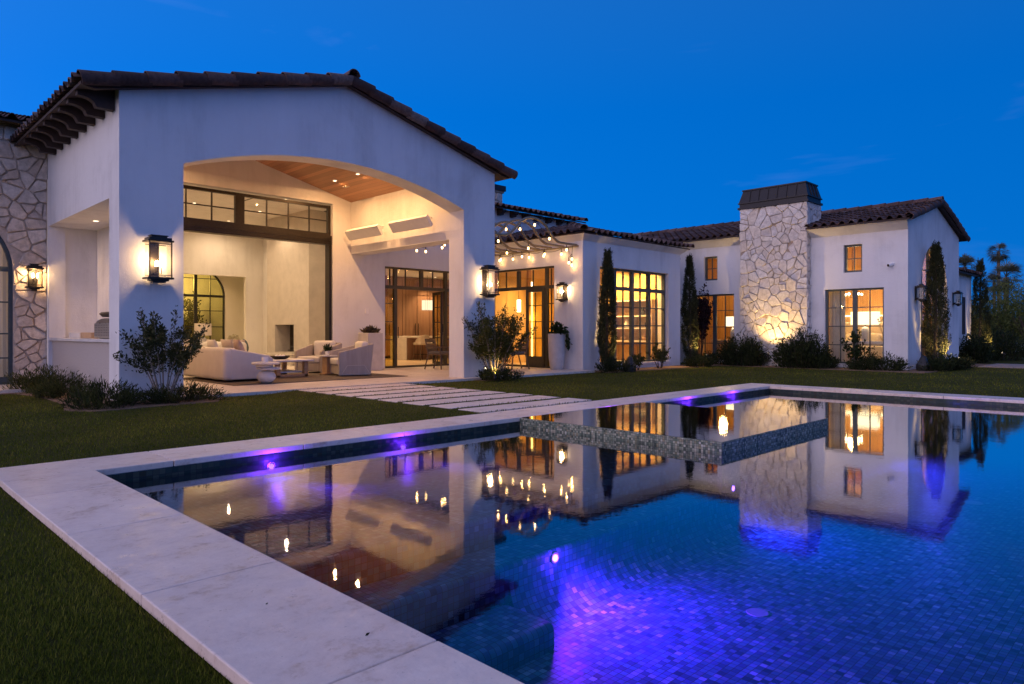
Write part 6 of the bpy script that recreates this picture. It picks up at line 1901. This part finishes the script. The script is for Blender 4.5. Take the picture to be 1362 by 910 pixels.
# garden uplights
def uplight(label, loc, target, power, spot=60, col=(1, .62, .20)):
    t = thing('garden_light', label, 'garden light', loc, 0, 'small spike lights in the planting beds')
    x, y, z = loc; d = (Vector(target) - Vector(loc)).normalized(); c = Vector((x, y, z + .10))
    m = MB(); m.tube([(x, y, z - .05), (x, y, z + .09)], .012, 6); m.build('spike', M['bronze'], t)
    m = MB(); m.tube([c - d * .05, c + d * .07], .032, 12); m.build('lamp_head', M['bronze'], t)
    m = MB(); m.tube([c + d * .071, c + d * .074], .026, 12); m.build('lens', M['downlens'], t)
    light('SPOT', 'uplight_beam', c + d * .09, power, col, .025, t, spot, .8, Vector(target))
uplight('spike light at the chimney foot, washing the cream stones', (21.9, 10.02, LZ + .28), (22.5, 10.05, 2.3), 250, 110)
uplight('spike light at the foot of the tall cypress', (16.42, 11.72, LZ + .12), (16.08, 12.1, .9), 110, 70)
uplight('spike light at the foot of the recess cypress', (21.85, 12.15, LZ + .2), (21.62, 12.7, .9), 150, 70)
uplight('spike light at the foot of the leaning cypress', (24.72, 5.22, LZ + .2), (24.55, 5.85, .8), 420, 70)
uplight('spike light at the foot of the far right cypress', (32.35, 5.40, LZ + .2), (32.25, 6.1, .8), 420, 70)
uplight('spike light under the shrub at the right pier', (11.0, 11.52, LZ), (11.3, 11.8, .6), 26, 95)
# path light beside the pier
t = thing('path_light', 'short round path light with a warm top at the right pier', 'path light', (11.20, 12.0, 0))
m = MB(); m.tube([(11.2, 12.05, LZ), (11.2, 12.05, .20)], .028, 12); m.build('post', M['bronze'], t)
m = MB(); m.tube([(11.2, 12.05, .201), (11.2, 12.05, .24)], .03, 12); m.build('lens', M['downlens'], t)
m = MB(); m.lathe([(.05, 0), (.045, .02), (1e-5, .03)], 11.2, 12.05, .242, 16); m.build('cap', M['bronze'], t)

# ------------------------------------------------------------------ beyond the house: palms, desert trees, low wall
def palm(label, loc, h_, cr, seed, group='fan palms beyond the house'):
    g_ = np.random.default_rng(seed); t = thing('palm_tree', label, 'palm', loc, 0, group); x, y, z = loc
    m = MB(); m.tube([(x, y, z - .3), (x + .1, y, z + h_ * .5), (x, y, z + h_)], .3, 10, rs=[.24 * cr / 1.5, .19 * cr / 1.5, .17 * cr / 1.5]); m.build('trunk', M['palmbark'], t)
    V, F, T = [], [], []; o = 0
    top = np.array([x, y, z + h_])
    for i in range(46):
        a = g_.uniform(0, 6.283); el = g_.uniform(-1.1, 1.35)
        d = np.array([math.cos(a) * math.cos(el), math.sin(a) * math.cos(el), math.sin(el)])
        pet = cr * g_.uniform(.28, .42); hub = top + d * pet - np.array([0, 0, .06 * cr * (1 - math.sin(el))])
        side = np.cross(d, [0, 0, 1.]); side /= np.linalg.norm(side) + 1e-6; up = np.cross(side, d)
        # petiole
        w_ = .02 * cr
        V += [top - side * w_, top + side * w_, hub + side * w_ * .6, hub - side * w_ * .6]; F.append([o, o + 1, o + 2, o + 3]); T += [.3] * 4; o += 4
        k = 13; tn = g_.uniform(.15, .9) if el > -.4 else g_.uniform(0, .35)
        for j in range(k):
            f = (j / (k - 1) - .5) * 2.5
            dr = d * math.cos(f) + side * math.sin(f) + up * (-.18 * abs(math.sin(f)))
            ln = cr * g_.uniform(.55, .72) * (1 - .18 * abs(f) / 1.25)
            tip = hub + dr * ln - np.array([0, 0, .22 * ln * g_.uniform(.6, 1.4)]); midp = hub + dr * ln * .55
            s2 = np.cross(dr, up); s2 /= np.linalg.norm(s2) + 1e-6; ww = .020 * cr
            V += [hub, midp + s2 * ww, tip, midp - s2 * ww]; F.append([o, o + 1, o + 2, o + 3]); T += [tn] * 4; o += 4
    mesh_np('crown', np.array(V), np.array(F), 4, M['leaf_palm'], t, np.array(T))
def px(xp, D):   # helper for far things: lateral place by bearing
    tt = (xp - 681) / 920.0
    return (D * (.7085 + tt * .7057), D * (.7057 - tt * .7085))
for (xp, D, h_, cr, lb, sd) in ((1328, 78, 10.2, 1.45, 'tallest thin palm at the far right', 61), (1338, 58, 5.75, 1.7, 'stout palm just below the tallest palm', 62), (1283, 62, 7.0, 1.5, 'palm half hidden behind the house end roof', 63), (1322, 66, 5.9, 1.15, 'short palm left of the stout palm', 64)):
    x, y = px(xp, D); palm(lb, (x, y, LZ), h_, cr, sd)

def desert_tree(label, loc, w_, h_, n, seed, leaf=.16, mat='leaf_desert'):
    g_ = np.random.default_rng(seed); t = thing('desert_tree', label, 'tree', loc, 0, 'feathery desert trees at the far right'); x, y, z = loc
    m = MB(); cl = []
    for s_ in range(5):
        a = s_ * 1.3; p1 = (x + math.cos(a) * w_ * .2, y + math.sin(a) * w_ * .2, z + h_ * .55)
        m.tube([(x, y, z - .1), ((x + p1[0]) / 2, (y + p1[1]) / 2, z + h_ * .3), p1], .1, 6, rs=[.12, .09, .04])
    m.build('trunk', M['barkdark'], t)
    k = 90; C_, D_, T_ = [], [], []
    for i in range(k):
        d = g_.normal(0, 1, 3); d /= np.linalg.norm(d); rr = g_.random() ** .45
        c = np.array([x, y, z + h_ * .52]) + d * rr * np.array([w_ / 2, w_ / 2, h_ * .47]); c[2] = max(c[2], z + .2)
        q = n // k; s_ = g_.uniform(.25, .55) * w_ * .22
        C_.append(c + g_.normal(0, 1, (q, 3)) * s_ * [1, 1, .8]); D_.append(np.tile(d * .5 + [0, 0, .1], (q, 1))); T_.append(np.clip(g_.normal(g_.uniform(.1, .8), .15, q), 0, 1))
    foliage('crown', [leaves(np.concatenate(C_), np.concatenate(D_), leaf, .22, np.concatenate(T_), .8, seed, .3)], M[mat], t)
for (xp, D, w_, h_, n, lb, sd) in ((1342, 37, 4.6, 3.9, 9000, 'feathery green desert tree in front of the palms', 71), (1376, 35, 5.0, 3.5, 8000, 'feathery desert tree cut by the right edge', 72), (1318, 44, 4.4, 3.6, 6000, 'pale feathery tree between the end cypress and the palms', 73),
                                   (1420, 44, 6, 5, 5000, 'broad desert tree out beyond the right edge', 74)):
    x, y = px(xp, D); desert_tree(lb, (x, y, LZ), w_, h_, n, sd)
# far belt of trees, reads as one mass along the property edge
g_ = np.random.default_rng(81); C_, D_, T_ = [], [], []
for i in range(300):
    u_ = g_.random(); X = 62 + g_.normal(0, 3) - 22 * (u_ - .5); Y = -70 + 160 * u_
    hh = g_.uniform(1.8, 3.4); q = 90
    c = np.array([X, Y, hh * .5]); C_.append(c + g_.normal(0, 1, (q, 3)) * [1.3, 1.6, hh * .25]); D_.append(np.tile([[0, 0, 1.]], (q, 1))); T_.append(np.clip(g_.normal(g_.uniform(.05, .5), .15, q), 0, 1))
C_ = np.concatenate(C_); C_[:, 2] = np.maximum(C_[:, 2], 0)
fb = foliage('treeline', [leaves(C_, np.concatenate(D_), .5, .5, np.concatenate(T_), .9, 82)], M['leaf_dark'], None); tag(fb, kind='stuff')
wl = thing('garden_wall', 'low white garden wall with small lights at the far right', 'garden wall', (34, -1, LZ))
x0, y0 = px(1338, 39); x1, y1 = px(1440, 33)
m = MB(); d = Vector((x1 - x0, y1 - y0, 0)); nrm = Vector((-d.y, d.x, 0)).normalized() * .1
a, b_ = Vector((x0, y0, LZ)), Vector((x1, y1, LZ))
vs = [a - nrm, b_ - nrm, b_ + nrm, a + nrm]; m.add(vs + [v + Vector((0, 0, .55)) for v in vs], [(0, 3, 2, 1), (4, 5, 6, 7), (0, 1, 5, 4), (1, 2, 6, 5), (2, 3, 7, 6), (3, 0, 4, 7)])
m.build('wall', M['stucco'], wl)
for k in (.18, .4):
    p = a.lerp(b_, k) + nrm * 4.5 * (-1 if nrm.dot(Vector((-1, -1, 0))) < 0 else 1)
    m = MB(); m.tube([p, p + Vector((0, 0, .2))], .04, 8); lo = m.build('light_post', M['bronze'], wl)
    light('POINT', 'wall_glow', p + Vector((0, 0, .28)), 6, WARM2, .05, wl)

# ------------------------------------------------------------------ grass blades, dense near the camera
NB = 800000
g_ = np.random.default_rng(91)
# distance pdf ~ 1/d^1.6 between 1.6 and 26 m, all round the front half of the garden
u_ = g_.random(NB); a_, b__ = 1.3, 27.0; kx = -.35
dd = (a_ ** kx + u_ * (b__ ** kx - a_ ** kx)) ** (1 / kx)
th = R(45) + (g_.random(NB) - .5) * R(128)
X = np.cos(th) * dd; Y = np.sin(th) * dd
inpool = (X > CX0 - .002) & (X < CX1 + .002) & (Y < CY1 + .004)
inpatio = (X > 4.42) & (X < 15.6) & (Y > 12.10); infront = (X > 3.9) & (X < 15.55) & (Y > 12.10)
inland = (X < 2.92) & (Y > 15.58); house = (Y > 12.3) & (X > 3.4) & (X < 21.5); wing = (X > 22.3) & (Y > 5.3); back = Y > 17.2
bed1 = (Y > 11.35) & (X > 2.62) & (X < 4.9); bed2 = (X > 10.95) & (X < 12.15) & (Y > 11.78); bed3 = (X > 15.6) & (Y > 11.62) ; bed4 = (X > 21.5) & (Y > 5.25) & (Y < 13); drv = (X > 26.58) & (Y < 5.2)
slabm = np.zeros(NB, bool)
for i in range(n_):
    slabm |= (X > 6.36) & (X < 8.77) & (Y > y0_ + i * per + .076) & (Y < y0_ + (i + 1) * per - .070)
ok = ~(inpool | inpatio | infront | inland | house | wing | back | bed1 | bed2 | bed3 | bed4 | drv | slabm)
X, Y, dd = X[ok], Y[ok], dd[ok]; n = len(X)
patch = .5 + .5 * np.sin(X * 1.7 + 1.3 * np.sin(Y * 1.1)) * np.sin(Y * 1.9 + .8 * np.sin(X * .9))
h_ = (.017 + .010 * patch) * g_.uniform(.6, 1.3, n) * (1 + .014 * dd); wd = .0013 + .00036 * dd
az = g_.uniform(0, 6.283, n); ln = g_.uniform(.1, .9, n) * h_
gapz = (X > 6.41) & (X < 8.72) & (Y > 6.86) & (Y < 12.05)
base = np.stack([X, Y, np.where(gapz, -.012, np.where((X > 5.75) & (X < 6.41) & (Y > 6.8) & (Y < 12.1), LZ + (X - 5.75) / .66 * (.043) - .004, np.where((X > 8.72) & (X < 9.4) & (Y > 6.8) & (Y < 12.1), LZ + (9.4 - X) / .68 * .043 - .004, LZ - .002)))], 1)
sx = np.stack([-np.sin(az) * wd, np.cos(az) * wd, np.zeros(n)], 1)
tipv = base + np.stack([np.cos(az) * ln, np.sin(az) * ln, h_], 1)
V = np.stack([base - sx, base + sx, tipv], 1).reshape(-1, 3)
tint = np.clip(.25 + .35 * patch + g_.normal(0, .2, n), 0, 1)
gr_ = mesh_np('grass', V, np.arange(n * 3).reshape(n, 3), 3, M['grass'], None, np.repeat(tint, 3))
tag(gr_, kind='stuff')

# fallen leaf scraps on the coping and a ragged grass fringe stay small
for i, (x, y, s) in enumerate(((1.25, 2.62, .006), (1.37, 2.1, .009))):
    v, f, t_ = leaves(np.array([[x, y, .004]]), np.array([[1., .4, .05]]), s * 2.2, .4, np.array([.1]), .1, 100 + i)
    o = mesh_np('fallen_leaf', v, f, 4, M['leaf_crape'], None, t_)
    tag(o, ['tiny dark leaf scrap on the coping near the water', 'thin dark leaf curl on the coping toward the camera'][i], 'leaf')

# ------------------------------------------------------------------ render settings
SC.render.engine = 'CYCLES'
cy = SC.cycles
cy.use_denoising = True
try: cy.denoiser = 'OPENIMAGEDENOISE'; cy.denoising_input_passes = 'RGB_ALBEDO_NORMAL'; cy.denoising_prefilter = 'ACCURATE'
except Exception: pass
cy.max_bounces = 9; cy.diffuse_bounces = 4; cy.glossy_bounces = 4; cy.transmission_bounces = 4; cy.transparent_max_bounces = 16
cy.caustics_reflective = False; cy.caustics_refractive = False
cy.sample_clamp_indirect = 4.0; cy.sample_clamp_direct = 0.0
cy.use_light_tree = True
cy.use_adaptive_sampling = False
SC.view_settings.view_transform = 'Standard'; SC.view_settings.look = 'None'
SC.view_settings.exposure = 0.0; SC.view_settings.gamma = 1.0
SC.view_settings.use_curve_mapping = False
